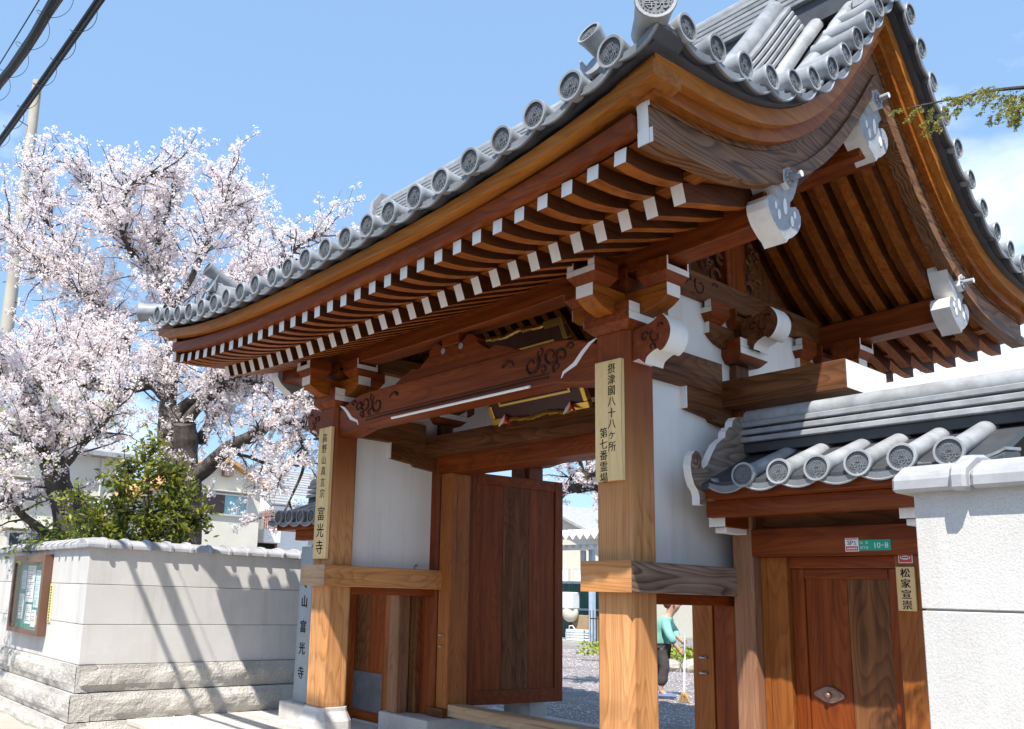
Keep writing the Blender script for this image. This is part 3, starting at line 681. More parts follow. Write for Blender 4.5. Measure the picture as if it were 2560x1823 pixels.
# ---- hanging gable ornaments
GW = 1.12
gh = [(.175,.02),(.17,-.05),(.150,-.10),(.125,-.16),(.095,-.215),(.062,-.25),(.058,-.285),(.085,-.275),(.115,-.262),(.15,-.275),(.17,-.31),(.168,-.36),(.15,-.395),(.135,-.42),(.115,-.44),(.085,-.465),(.06,-.485),(.03,-.50),(0,-.535)]
def gegyo(sx, y, zt, sc=1.0):
    o2 = [(y+a*sc*GW, zt+b*sc) for a, b in gh] + [(y-a*sc*GW, zt+b*sc) for a, b in gh[:-1][::-1]]
    x0, x1 = sorted((sx*2.90, sx*3.045)); m = M()
    m.prism(o2, 0, x0, x1, 1, 0); g = m.build('gable_pendant', [MT['gegyo_grey'], MT['white']], gate)
    xf = sx*3.046
    for dy, dz, ry, rz in ((-.075,-.375,.018,.034),(.075,-.375,.018,.034),(0,-.30,.022,.055),(-.11,-.325,.013,.026),(.11,-.325,.013,.026)):
        m = M(); m.prism([(y+(dy+ry*math.cos(k*math.pi/6))*sc, zt+(dz+rz*math.sin(k*math.pi/6))*sc) for k in range(12)], 0, min(xf, xf+sx*.004), max(xf, xf+sx*.004)); m.build('pierced_hole', MT['white'], g)
    m = M(); c = (y, zt-.125*sc)
    m.prism([(c[0]+.072*sc*math.cos(math.pi/6+k*math.pi/3), c[1]+.072*sc*math.sin(math.pi/6+k*math.pi/3)) for k in range(6)], 0, min(sx*3.0455, sx*3.085), max(sx*3.0455, sx*3.085), 1, 0)
    for k in range(10):
        th = k*2*math.pi/10; m.ball((sx*3.088, c[0]+.042*math.cos(th), c[1]+.042*math.sin(th)), .013, 6, 4)
    m.build('boss', [MT['gegyo_grey'], MT['white']], g)
    m = M(); m.tube([(sx*3.08, c[0], c[1]), (sx*3.165, c[0], c[1])], .021, 10, 0, True, 1); m.build('pin', [MT['gegyo_grey'], MT['white']], g)
for sx in (-1, 1):
    for y_, t_ in ((.03, 1.33), (2.69, 1.33)):
        gegyo(sx, y_, yz(3.1, t_, .50, -1)[1]-.02, 1.0)
    gegyo(sx, YR, Zt(3.1, 0)-.52*math.hypot(1, slope(3.1, .05))-.02+.03, 1.15)

# ================================================================== TILES
def disc_mesh(name, r=.086, length=.30, emblem=True, body=.066, shear=0.):
    """round end tile: axis along y, face at y=0 looking towards -y"""
    m = M(); n = 20
    def ring(rad, y): return [(rad*math.cos(2*math.pi*k/n), y, rad*math.sin(2*math.pi*k/n)) for k in range(n)]
    m.loft([ring(r*.82, .0), ring(r*.97, -.001), ring(r, .004), ring(r*.99, .018), ring(r*.91, .045), ring(body*1.06, .09), ring(body, .14), ring(body, length)], 0, True, False)
    m.loft([ring(r*.82, .0), ring(r*.79, .012), ring(.002, .012)], 1, True, False)
    m.add([], [])
    if emblem:
        for k in range(22):
            th = 2*math.pi*k/22; c = (r*.68*math.cos(th), .008, r*.68*math.sin(th)); d = r*.035
            m.add([(c[0]-d,.010,c[2]),(c[0]+d,.010,c[2]),(c[0],.010,c[2]+d),(c[0],.010,c[2]-d),(c[0],.005,c[2])], [(0,2,4),(2,1,4),(1,3,4),(3,0,4)], 2)
        for ch, dx, dz in (('富', 0, .30), ('寺', -.29, -.20), ('光', .29, -.20)):
            letter(m, ch, (r*dx, .0085, r*dz), r*.50, 0, 2, 1, .03)
    if shear: m.v = [(a, b, c_+shear*max(0, b-.03)) for a, b, c_ in m.v]
    return m.mesh(name, [MT['tile'], MT['tile_face'], MT['tile_mid']], smooth=True)
EAVE_TILE = disc_mesh('eave_tile'); BIG_TILE = disc_mesh('corner_tile', .105, .28, True, .088); GABLE_TILE = disc_mesh('gable_tile', .080, .30, True, .064)
def lip_mesh(name, w=.272, depth=.24):
    m = M(); n = 9
    for lay, (dz, th, dy, sag) in enumerate(((0, .030, 0, .038), (.036, .016, .02, .040))):
        rings = []
        for k in range(n):
            x = -w/2+w*k/(n-1); z = -.030-sag*(1-(2*x/w)**2)+dz
            rings.append([(x, dy, z-th/2), (x, dy+depth, z-th/2+.01), (x, dy+depth, z+th/2+.01), (x, dy, z+th/2)])
        m.loft(rings, 2 if lay == 0 else 0)  # lower layer coloured dark to stand in for shade under the overhang
    # front lip with a raised edge and a row of petals
    rings = []
    for k in range(n):
        x = -w/2+w*k/(n-1); z = -.030-.038*(1-(2*x/w)**2); h = .030*(1-.35*abs(2*x/w)**2)
        rings.append([(x, -.012, z-h), (x, .004, z-h), (x, .004, z+h*.6), (x, -.012, z+h*.6)])
    m.loft(rings, 1)
    m.tube([(-w/2+w*k/(n-1), -.012, -.030-.038*(1-(2*(k/(n-1)-.5))**2)-.027*(1-.35*abs(2*(k/(n-1)-.5))**2)) for k in range(n)], .007, 5, 0)
    return m.mesh(name, [MT['tile'], MT['tile_mid'], MT['tile_dark']], smooth=True)
EAVE_LIP = lip_mesh('eave_lip')
roof = M()
# bed of the tiles: one sheet with thickness on each slope
vs = []; nx, ntt = 49, 33; tss = np.linspace(0, 2.86, ntt)
for sgn in (-1, 1):
    for n_ in (.045, .10):
        for i in range(nx):
            x = -3.22+6.44*i/(nx-1)
            for t in tss:
                y_, z_ = yz(x, t, n_, sgn)
                if t == 0: y_, z_ = YR, Zt(x, 0)-n_*1.45
                vs.append((x, y_, z_))
B = nx*ntt; fs = []
for q in range(4):
    fs += [(q*B+i*ntt+j, q*B+(i+1)*ntt+j, q*B+(i+1)*ntt+j+1, q*B+i*ntt+j+1) for i in range(nx-1) for j in range(ntt-1)]
for h in (0, 2):
    a, b = h*B, (h+1)*B
    fs += [(a+i*ntt+ntt-1, a+(i+1)*ntt+ntt-1, b+(i+1)*ntt+ntt-1, b+i*ntt+ntt-1) for i in range(nx-1)]
    for i in (0, nx-1): fs += [(a+i*ntt+j, a+i*ntt+j+1, b+i*ntt+j+1, b+i*ntt+j) for j in range(ntt-1)]
roof.add(vs, fs); roof = roof.build('tile_roof', MT['tile_dark'], gate)  # bed darkened, shaded underside of the eave painted into its colour
PITCH = .272
def row(x, side, t0, t1):
    m = M(); ts = []; rad = []; L = .285; t = t1
    while t > t0:
        ts += [t, max(t0, t-L*.97)]; rad += [.0675, .0625]; t -= L
    rings = []
    for t, r in zip(ts, rad):
        s = slope(x, t); k = math.hypot(1, s); yc, zc = YR+side*t, Zt(x, t)
        ring = []
        for q in range(9):
            th = math.pi*(-.08+1.16*q/8); nn = r*math.sin(th)
            ring.append((x+r*math.cos(th), yc-side*nn*s/k, zc+nn/k))
        rings.append(ring)
    m.loft(rings, 0, False); return m.build('round_tile_row', MT['tile'], roof, smooth=True)
for side in (-1, 1):
    for k in range(-11, 12):
        x = PITCH*k
        row(x, side, .12, 2.66)
        s = slope(x, 2.86); ye = YR+side*EAVE; ze = Zt(x, EAVE)
        rx = math.atan(.10); 
        inst('eave_tile', EAVE_TILE, roof, (x+random.uniform(-.004,.004), ye+random.uniform(-.006,.006), ze+random.uniform(-.003,.003)), (.08+random.uniform(-.03,.03), random.uniform(-.12,.12), random.uniform(-.03,.03)+(0 if side < 0 else math.pi)))
    for k in range(-12, 12):
        x = PITCH*(k+.5); ze = Zt(max(-3.2, min(3.2, x)), EAVE); tilt = math.atan((Zt(min(3.25, x+.1), EAVE)-Zt(max(-3.25, x-.1), EAVE))/.2)
        inst('eave_lip', EAVE_LIP, roof, (x, YR+side*(EAVE-.035), ze-.012), (0, -tilt, 0) if side < 0 else (0, tilt, math.pi))
    for sx in (-1, 1):
        inst('corner_tile', BIG_TILE, roof, (sx*(3.30 if sx > 0 else 3.42), YR+side*(EAVE+.02), Zt(3.27, EAVE)+.035), (0, 0, math.pi/4*sx if side < 0 else math.pi-math.pi/4*sx))
        # verge: short tiles lying across the slope, faces outwards
        d = .0; t = 2.66
        while t > .12:
            z = Zt(3.25, t); s = slope(3.25, t)
            o = inst('gable_tile', GABLE_TILE, roof, (sx*3.285+random.uniform(-.005,.005), YR+side*t, z+.012), (random.uniform(-.1,.1), random.uniform(-.03,.03), math.pi/2*sx+random.uniform(-.035,.035)))
            th = math.atan(s)*side
            ti = t-.135; zi = Zt(3.25, ti)
            o = inst('verge_lip', EAVE_LIP, roof, (sx*3.262, YR+side*ti, zi-.012), (0, 0, math.pi/2*sx))
            sl = math.atan(slope(3.25, ti))*side
            o.rotation_euler = (Matrix.Rotation(sl, 3, 'X') @ Matrix.Rotation(math.pi/2*sx, 3, 'Z')).to_euler()
            t -= .270/math.hypot(1, s)
# descending ridges, with demon-face end tile and projecting round tile
PROJ_TILE = disc_mesh('projecting_tile', .078, .34, True, .062)
def sweep_slope(x0, x1, side, ts, n0, n1, name, mat, parent, drop=None):
    rings = []
    for t in ts:
        xm = (x0+x1)/2; (ya, za), (yb, zb) = yz(xm, t, n0, side), yz(xm, t, n1, side)
        rings.append([(x0,ya,za),(x1,ya,za),(x1,yb,zb),(x0,yb,zb)])
    m = M(); m.loft(rings); return m.build(name, MT[mat], parent, bevel=.006)
for sx in (-1, 1):
    for side in (-1, 1):
        ts = np.linspace(.25, 2.42, 25); cx = sx*2.575
        rd = sweep_slope(cx-.115, cx+.115, side, ts, .05, -.075, 'descending_ridge', 'tile_dark', gate)
        for k in range(5):
            w = .150-.008*k; sweep_slope(cx-w, cx+w, side, ts, -.076-.040*k, -.106-.040*k, 'ridge_course', 'tile', rd)
        P = [(cx,)+yz(cx, t, -.285, side) for t in np.linspace(.25, 2.40, 25)] + [(cx,)+tuple(np.array(yz(cx, 2.50, -.335, side)))]
        m = M(); m.tube(P, .072, 12); m.build('ridge_cap', MT['tile'], rd, smooth=True)
        yb, zb = yz(cx, 2.46, -.41, side)
        inst('projecting_tile', PROJ_TILE, rd, (cx, YR+side*2.60, zb+.10), (-.42, 0, 0) if side < 0 else (-.42, 0, math.pi))
        yo, zo = yz(cx, 2.47, 0, side)
        m = M(); pr = [(-.20,-.03),(.20,-.03),(.19,.10),(.155,.20),(.12,.30),(.06,.36),(-.06,.36),(-.12,.30),(-.155,.20),(-.19,.10)]
        m.prism([(cx+a, zo+b) for a, b in pr], 1, yo-.035, yo+.035)
        for (a, b, r) in ((0,.14,.055),(-.07,.21,.035),(.07,.21,.035),(-.06,.06,.04),(.06,.06,.04),(-.12,.12,.035),(.12,.12,.035),(0,.27,.04),(-.13,.02,.045),(.13,.02,.045)):
            m.ball((cx+a, yo+side*.045, zo+b), (r,.04,r*.8), 8, 5, 1)
        for e in (-1, 1): m.tube([(cx+e*.05, yo+side*.03, zo+.27), (cx+e*.10, yo+side*.06, zo+.36), (cx+e*.13, yo+side*.05, zo+.42)], [.03,.02,.006], 6, 0)
        m.build('demon_tile', [MT['tile'], MT['tile_dark']], rd, smooth=True)
# main ridge
zt = Zt(0, 0)
m = M(); m.box((-3.05, YR-.15, zt-.1), (3.05, YR+.15, zt+.10)); mr = m.build('main_ridge', MT['tile_dark'], gate)
for k in range(6):
    m = M(); w = .19-.008*k; m.box((-3.1, YR-w, zt+.101+.05*k), (3.1, YR+w, zt+.14+.05*k)); m.build('ridge_course', MT['tile'], mr, bevel=.006)
m = M(); m.tube([(-3.15, YR, zt+.45), (3.15, YR, zt+.45)], .09, 12); m.build('ridge_cap', MT['tile'], mr, smooth=True)
for sx in (-1, 1):
    m = M(); m.prism([(YR+a, zt+b) for a, b in ((-.32,-.25),(.32,-.25),(.30,0),(.22,.2),(.2,.45),(.08,.6),(-.08,.6),(-.2,.45),(-.22,.2),(-.30,0))], 0, sx*3.13-.04, sx*3.13+.04)
    for a, b, r in ((0,.15,.09),(-.1,.3,.05),(.1,.3,.05),(-.2,-.1,.08),(.2,-.1,.08)): m.ball((sx*3.18, YR+a, zt+b), (.05, r, r), 8, 5)
    m.build('demon_tile', MT['tile'], mr, smooth=True)

# ================================================================== SIDE GATES
def side_gate(sx, label):
    g = thing('side_gate', label, 'side gate', (sx*2.73, 1.06, 0), 'small tiled gates flanking the main gate')
    X = lambda x: sx*x
    def bx(x0, x1, y0, y1, z0, z1, name, mat, parent=g, bevel=.004, fm=None, mats=None):
        a, b = sorted((X(x0), X(x1))); m = M(); m.box((a,y0,z0),(b,y1,z1), 0, fm); return m.build(name, mats or MT[mat], parent, bevel=bevel)
    for px in (2.085, 3.385):
        m = M(); chpost(m, X(px), 1.06, .165, .014, -.01, 2.10); m.build('post', MT['sidepost_z'] if px < 3 else MT['lightpost_z'], g, bevel=.003)
        arm = bx(px-.063, px+.063, .68, 1.45, 1.975, 2.152, 'bracket_arm', 'red_y')
        bx(px-.064, px+.064, .6755, .6795, 1.974, 2.153, 'painted_end', 'white', arm, 0)
        bx(px-.045, px+.045, .72, .98, 1.935, 1.9745, 'arm_foot', 'white', arm, .003)
    bx(2.01, 3.47, .985, 1.135, 1.78, 1.974, 'lintel', 'red_x')
    bx(2.17, 2.37, 1.075, 1.20, -.005, 1.779, 'jamb', 'jamb_z'); bx(3.115, 3.265, 1.045, 1.20, -.005, 1.779, 'jamb', 'jamb_z')
    bx(2.01, 3.47, 1.05, 1.07, 1.9745, 2.50, 'transom_board', 'brown_x')
    bx(3.266, 3.30, 1.08, 1.19, -.005, 1.779, 'filler_board', 'red_z'); bx(2.37, 3.115, 1.10, 1.20, 1.70, 1.7795, 'head_rail', 'red_x')
    # the door: frame and two wide boards, pull handle
    d = bx(2.372, 2.465, 1.125, 1.185, .03, 1.699, 'door', 'red_z')
    bx(3.035, 3.113, 1.125, 1.185, .03, 1.699, 'stile', 'red_z', d)
    for z0, z1 in ((.03,.14), (1.63,1.699)): bx(2.466, 3.034, 1.127, 1.183, z0, z1, 'rail', 'red_x', d)
    for a0, a1, mt in ((2.466,2.756,'red_z'), (2.758,3.034,'brown_z')): bx(a0, a1, 1.143, 1.170, .139, 1.631, 'plank', mt, d, .002)
    if sx < 0:
        bx(2.466, 3.034, 1.132, 1.1425, .14, .56, 'kick_plate', 'kick_metal', d, .002)
    if sx > 0:
        pts = []
        for k in range(32):
            th = 2*math.pi*k/32; r = 1+.09*math.cos(4*th); pts.append((X(2.600)+.098*r*math.cos(th), .865+.050*r*math.sin(th)))
        m = M(); m.prism(pts, 1, 1.128, 1.143); h = m.build('handle_plate', MT['copper'], d, bevel=.004)
        m = M(); m.prism([(X(2.600)+.078*math.cos(k*math.pi/12), .865+.035*math.sin(k*math.pi/12)) for k in range(24)], 1, 1.124, 1.129); m.ball((X(2.600), 1.112, .862), (.022,.018,.022), 10, 6); m.build('handle_knob', MT['copper'], d, smooth=True)
    # eave purlin, barge scroll, roof
    bx(2.05, 3.62, .60, .72, 2.035, 2.1495, 'eave_purlin', 'red_x'); bx(2.05, 3.62, 1.40, 1.52, 2.035, 2.1495, 'eave_purlin', 'red_x')
    bx(2.13, 3.85, .47, 1.0, 2.150, 2.212, 'eave_board', 'red_x')
    def SZ(y): return 2.28 + .45*min(max(y-.41, 0), .65) if y < 1.06 else 2.28+.45*min(max(1.71-y, 0), .65)
    bed = M(); rings = []
    for y_ in (.43,.8,1.06,1.32,1.69): 
        a, b = sorted((X(2.13), X(3.92))); rings.append([(a,y_,SZ(y_)-.085),(b,y_,SZ(y_)-.085),(b,y_,SZ(y_)-.04),(a,y_,SZ(y_)-.04)])
    bed.loft(rings); rf = bed.build('tile_roof', MT['tile_dark'], g)
    k = 0; xx = 2.462
    while xx < 3.95:
        for sd in (-1, 1):
            y0 = 1.06+sd*.655; z0 = SZ(.405)+.004+.03*max(0, xx-3.0)
            inst('eave_tile', SIDE_TILE, rf, (X(xx), y0, z0), (-.06, random.uniform(-.1,.1), 0) if sd < 0 else (-.06, 0, math.pi))
            inst('eave_lip', EAVE_LIP, rf, (X(xx+.126), y0-sd*.02, z0-.014), (.06, 0, 0) if sd < 0 else (.06, 0, math.pi))
            if k == 0: inst('eave_lip', EAVE_LIP, rf, (X(xx-.126), y0-sd*.02, z0-.014), (.06, 0, 0) if sd < 0 else (.06, 0, math.pi))
        xx += .251; k += 1
    rd = bx(2.13, 4.0, .98, 1.14, 2.53, 2.60, 'roof_ridge', 'tile_dark')
    for q in range(3):
        rise = lambda x: .03*max(0, x-3.3)**2
        w = .125-.012*q; bx(2.13, 4.0, 1.06-w, 1.06+w, 2.602+.058*q, 2.640+.058*q, 'ridge_course', 'tile', rd, .005)
    m = M(); m.tube([(X(x), 1.06, 2.79) for x in np.linspace(2.13, 4.0, 9)], .072, 12); m.build('ridge_cap', MT['tile'], rd, smooth=True)
    # scrolled bargeboard with white edge at the inner end
    sc = [(.40,2.105),(.40,2.165),(.385,2.20),(.345,2.235),(.315,2.30),(.305,2.37),(.325,2.44),(.365,2.475),(.41,2.468),(.437,2.43),(.433,2.375),(.455,2.36),(.50,2.385),(.56,2.47),(.63,2.555),(.70,2.60),(.735,2.615),(.745,2.66),(.79,2.70),(.825,2.705),(.84,2.75),(.88,2.785),(.95,2.80),(1.06,2.80),(1.06,2.54),(.80,2.35),(.62,2.24),(.52,2.17),(.46,2.105)]
    a, b = sorted((X(2.075), X(2.135))); m = M(); m.prism(sc, 0, a, b, 1, 0); bb = m.build('bargeboard', [MT['grey_y'], MT['white']], g)
    m = M(); m.prism([(2.12-p[0], p[1]) for p in sc[::-1]], 0, a, b, 1, 0); m.build('bargeboard', [MT['grey_y'], MT['white']], g)
    m = M(); P = []
    for q in range(25):
        th = -1.2+8.2*q/24; r = .055*(1-.8*q/24); P.append((X(2.1365), .372+r*math.cos(th), 2.405+r*math.sin(th)))
    m.tube(P, .006, 5); m.build('scroll_carving', MT['brown_y'], bb)
    return g
SIDE_TILE = disc_mesh('side_tile', .084, .66, True, .058, .44)
sgr = side_gate(1, 'small tiled side gate with closed wooden door and nameplate, right of the main gate')
sgl = side_gate(-1, 'small tiled side gate half hidden behind the left gate post')
# strip of wood between main post and side gate
m = M(); m.box((1.90, 1.15, .214), (2.169, 1.203, 1.97)); tag(m.build('infill_board', MT['brown_z'], sgr))
m = M(); m.box((-2.169, 1.15, .214), (-1.90, 1.203, 1.97)); m.build('infill_board', MT['brown_z'], sgl)

# ================================================================== GRANITE WALLS
def rough_stone(L, H, D, seed, amp=.045):
    m = M(); nx, nz_ = max(8, int(L/.035)), max(6, int(H/.035)); vs = []
    for i in range(nx+1):
        for j in range(nz_+1):
            u, v = i/nx, j/nz_; x = -L/2+L*u; z = H*v
            ed = min(1, min(v, 1-v)*nz_/2.2)*min(1, min(u, 1-u)*nx/1.2+.25)
            q = Vector((x*2.2+seed*7.3, seed*3.1, z*2.6)); d = mnoise.fractal(q, 1.0, 2.0, 5)
            d2 = mnoise.noise(Vector((x*6+seed, seed, z*7)))
            bulge = math.sin(math.pi*min(1, max(0, v)))**.6
            y = -(.035*bulge + amp*(d*1.0+.35*abs(d2)))*ed
            vs.append((x, y, z))
    fs = [(i*(nz_+1)+j, (i+1)*(nz_+1)+j, (i+1)*(nz_+1)+j+1, i*(nz_+1)+j+1) for i in range(nx) for j in range(nz_)]
    m.add(vs, fs); m.box((-L/2,.006,0),(L/2,D,H)); return m.mesh('base_stone', [MT['granite_rough']], smooth=False)
def cap_mesh(L):
    """one cap tile, running along x, front at -y; a rib at one end"""
    m = M(); h = .182
    pr = [(-h,-.012),(-h,.038),(-h+.012,.048),(-.09,.088),(0,.100),(.09,.088),(h-.012,.048),(h,.038),(h,-.012)]
    m.prism(pr, 0, -L/2, L/2-.002); 
    rr = [(-h-.026,-.018),(-h-.030,.030),(-h-.018,.060),(-.10,.108),(0,.120),(.10,.108),(h+.018,.060),(h+.030,.030),(h+.026,-.018)]
    m.prism(rr, 0, L/2-.054, L/2-.004); return m.mesh('cap_tile', [MT['tile_cap']], bevel=.010)
def wall(name, label, runs, group='granite boundary walls beside the gate'):
    """runs: (start, direction, length, facing) ; face line given"""
    root = thing(name, label, 'wall', (runs[0][0][0], runs[0][0][1], -.24), group)
    capL = .248
    cm = cap_mesh(capL)
    for (sx0, sy0), (dx, dy), L, (fx, fy), ext in runs:
        ang = math.atan2(dy, dx); T = .26
        # local frame: x along run, -y is the face; check that local -y maps to facing
        c_, s_ = math.cos(ang), math.sin(ang); ny = (s_, -c_)            # image of local -y
        flip = (ny[0]*fx + ny[1]*fy) < 0
        if flip:                                                          # run the other way
            sx0, sy0, dx, dy = sx0+dx*L, sy0+dy*L, -dx, -dy; ang += math.pi
        def W(a, b): return (sx0+dx*a + (-dy)*b*1.0, sy0+dy*a + dx*b*1.0)
        for (z0, z1) in ((.586,1.008),(1.015,1.443),(1.450,1.853)):
            n = max(1, round(L/3.4)); w = L/n
            for k in range(n):
                m = M(); m.box((-w/2+(.0035 if k else 0),0,z0),(w/2-(.0035 if k < n-1 else 0),T,z1)); me = m.mesh('stone_panel', [MT['granite_wall']], bevel=.003)
                cx, cy = W(w*(k+.5), 0); inst('stone_panel', me, root, (cx, cy, 0), (0, 0, ang))
        m = M(); m.box((-L/2+.03,.012,.3),(L/2-.03,T-.01,1.852)); cx, cy = W(L/2, 0); inst('joint_core', m.mesh('joint_core', [MT['concrete']]), root, (cx, cy, 0), (0, 0, ang))
        for ci, (z0, H, pr) in enumerate(((.300,.286,.055),(.004,.292,.105),(-.25,.250,.150))):
            LB = L+(ext+pr if ext else 0); a0 = 0 if (flip or not ext) else -(ext+pr)
            n = max(1, round(LB/2.4)); w = LB/n
            for k in range(n):
                me = rough_stone(w-.008, H-.006, .22, random.random()*50+ci); cx, cy = W(a0+w*(k+.5), -pr+.02)
                inst('base_stone', me, root, (cx, cy, z0), (0, 0, ang))
        n = int((L+.05)/capL); off = -.05 if not flip else L-n*capL
        for k in range(n):
            cx, cy = W(off+capL*(k+.5), T/2); inst('cap_tile', cm, root, (cx, cy, 1.854), (0, 0, ang))
    return root
WX, WY = 4.32, -1.575
wl = wall('granite_wall', 'pale granite wall on rough stone courses with notice board, left of the gate',
     [((-WX, WY), (0, 1), 2.98, (1, 0), 0), ((-WX-.262, WY), (-1, 0), 9.9, (0, -1), .262)])
wr = wall('granite_wall', 'bright granite wall at the right edge, cutting off the side gate',
     [((WX+.0, WY), (1, 0), 7.0, (0, -1), 0), ((WX, WY+.262), (0, 1), 2.72, (-1, 0), 0)])
# corner caps
m = M(); m.loft([[(-WX-.30, WY-.055, 1.841), (-WX+.055, WY-.055, 1.841), (-WX+.055, WY+.28, 1.841), (-WX-.30, WY+.28, 1.841)],
                 [(-WX-.30, WY-.055, 1.895), (-WX+.055, WY-.055, 1.895), (-WX+.055, WY+.28, 1.895), (-WX-.30, WY+.28, 1.895)],
                 [(-WX-.20, WY+.09, 1.965), (-WX-.09, WY+.09, 1.965), (-WX-.09, WY+.20, 1.965), (-WX-.20, WY+.20, 1.965)]])
m.build('corner_cap', MT['tile_cap'], wl, bevel=.012)

# ================================================================== SIGNS, PLAQUE, LAMP
def board(name, label, x0, x1, z0, z1, cols, y=-.152, th=.036):
    t = thing(name, label, 'sign', ((x0+x1)/2, y-th, z0))
    m = M(); m.box((x0, y-th, z0), (x1, y, z1)); m.build('board', MT['pale_z'], t, bevel=.003)
    for (txt, cx, top, size, step, gap) in cols:
        m = M(); z = top
        for ch in txt:
            if ch == ' ': z -= gap; continue
            letter(m, ch, (cx, y-th-.0005, z), size, 0, 0, .92, .004, random.uniform(-.06, .06), size*.012); z -= step
        m.build('lettering', MT['ink'], t)
    return t
board('wooden_sign', 'pale wooden signboard with two columns of black lettering on the right post', 1.715, 1.945, 2.232, 3.067,
      [('摂津國八十八ヶ所', 1.862, 3.005, .068, .0775, 0), ('第七番霊場', 1.790, 2.565, .070, .0775, 0)])
board('wooden_sign', 'long pale wooden signboard with one column of brush lettering on the left post', -1.905, -1.675, 1.757, 3.067,
      [('高野山真言宗', -1.79, 2.96, .090, .112, 0), ('富光寺', -1.79, 2.20, .135, .165, 0)])
# gilt plaque leaning forward above the lintel
pq = thing('gilt_plaque', 'dark gilt-edged plaque leaning out above the doorway behind the carved beam', 'plaque', (.03, 1.02, 3.128))
pw, ph = 1.20, .80; bv = Vector((.03, 1.02, 3.130)); up = Vector((0, -.36, .70)).normalized(); fw = Vector((0, -.70, -.36)).normalized()
def pp(a, b, c): return tuple(bv + Vector((1, 0, 0))*a + up*b + fw*c)
def pbox(m, a0, a1, b0, b1, c0, c1):
    m.add([pp(a0,b0,c0),pp(a1,b0,c0),pp(a1,b1,c0),pp(a0,b1,c0),pp(a0,b0,c1),pp(a1,b0,c1),pp(a1,b1,c1),pp(a0,b1,c1)], [(0,3,2,1),(4,5,6,7),(0,1,5,4),(1,2,6,5),(2,3,7,6),(3,0,4,7)])
m = M(); pbox(m, -pw/2, pw/2, 0, ph, -.02, .02); m.build('board', MT['plaque_board'], pq)
for (a0, a1, b0, b1) in ((-.46,.46,.15,.175),(-.46,.46,ph-.175,ph-.15),(-.46,-.435,.176,ph-.176),(.435,.46,.176,ph-.176)):
    m = M(); pbox(m, a0, a1, b0, b1, .0205, .032); m.build('inner_frame', MT['goldpaint'], pq, bevel=.003)
for e in (-1, 1):
    for b0, b1 in ((-.02,.045),(ph-.045,ph+.02)):
        m = M(); a0, a1 = sorted((e*.40, e*(pw/2+.02))); pbox(m, a0, a1, b0, b1, -.025, .036)
        a0, a1 = sorted((e*(pw/2-.03), e*(pw/2+.02))); q0, q1 = (b1, b1+.13) if b0 < .3 else (b0-.13, b0); pbox(m, a0, a1, q0, q1, -.025, .035); m.build('corner_mount', MT['gold'], pq, bevel=.005)
for b in (.0, ph):
    m = M()
    P = [pp(a, b+.012*math.sin(a*14), .022) for a in np.linspace(-.40, .40, 33)]; m.tube(P, [.016+.008*abs(math.sin(i*1.1)) for i in range(33)], 6)
    for c0 in (-.2, .2):
        for k in range(5): m.ball(pp(c0-.05+.025*k, b, .03), (.014,.02,.026), 6, 4)
    m.build('gilt_edge', MT['gold'], pq, smooth=True)
for z in (.22, .26):
    m = M(); pbox(m, -.40, -.375, z, z+.03, .0205, .024); m.build('red_seal', MT['plate_red'], pq)
for k, e in enumerate((-.42, .42)):
    t = thing('gilt_plume', ('left' if e < 0 else 'right')+' one of two pink and white tassels hanging under the gilt plaque', 'tassel', pp(e, .02, .05))
    for s_ in (-1, 1):
        c = Vector(pp(e, .02, .05)); m = M(); m.tube([tuple(c+Vector((0,0,.05))), tuple(c+Vector((s_*.03,-.01,-.01))), tuple(c+Vector((s_*.075,-.01,-.055)))], [.008,.018,.006], 6)
        m.build('tassel_wing', MT['paper_pink'] if s_ < 0 else MT['plate_red'], t, smooth=True)
m = M(); m.tube([(-.75,-.125,3.030),(1.02,-.125,3.030)], .012, 10); lt = m.build('fluorescent_tube', MT['lamp_tube'], smooth=True)
tag(lt, 'thin white fluorescent tube fixed under the carved beam', 'lamp')
# small hook under the plaster panel of the left side
m = M(); m.tube([(-1.78,1.0,1.70),(-1.78,1.0,1.735),(-1.78,1.02,1.75),(-1.78,1.035,1.74)], .005, 5); tag(m.build('hook', MT['iron']), 'small black hook standing on the left waist tie', 'hook')

# plates on the side gate
def flat(name, x0, x1, z0, z1, y, mat, parent=None, th=.004):
    m = M(); m.box((x0,y-th,z0),(x1,y,z1)); return m.build(name, MT[mat], parent, bevel=.0008)
yl = .9845
t = thing('security_sticker', 'white and red square sticker left of the green address plate', 'sticker', (2.88, yl, 1.80))
flat('sheet', 2.838, 2.926, 1.803, 1.891, yl, 'plate_white', t); flat('red_band', 2.843, 2.921, 1.808, 1.836, yl-.0042, 'plate_red', t, .001); flat('red_rule', 2.843, 2.921, 1.880, 1.887, yl-.0042, 'plate_red', t, .001)
m = M(); letter(m, 'S', (2.862, yl-.0045, 1.859), .030, 0, 0, 1, .01, 0, .0006); m.build('lettering', MT['plate_red'], t)
m = M(); letter(m, 'P', (2.883, yl-.0045, 1.859), .030, 0, 0, 1, .01, 0, .0006); letter(m, 'S', (2.904, yl-.0045, 1.857), .028, 0, 0, 1, .01); m.build('lettering', MT['plate_blue'], t)
m = M()
for k in range(6): m.box((2.852+.011*k, yl-.0056, 1.817), (2.860+.011*k, yl-.0053, 1.827))
m.build('small_print', MT['plate_white'], t)
t = thing('address_plate', 'green address plate reading 10-8 on the side gate lintel', 'address plate', (3.03, yl, 1.80))
flat('plate', 2.928, 3.128, 1.808, 1.876, yl, 'plate_green', t)
m = M()
for k, ch in enumerate('10-8'): letter(m, ch, (3.030+.024*k, yl-.0045, 1.840), .036, 0, 0, 1, .01)
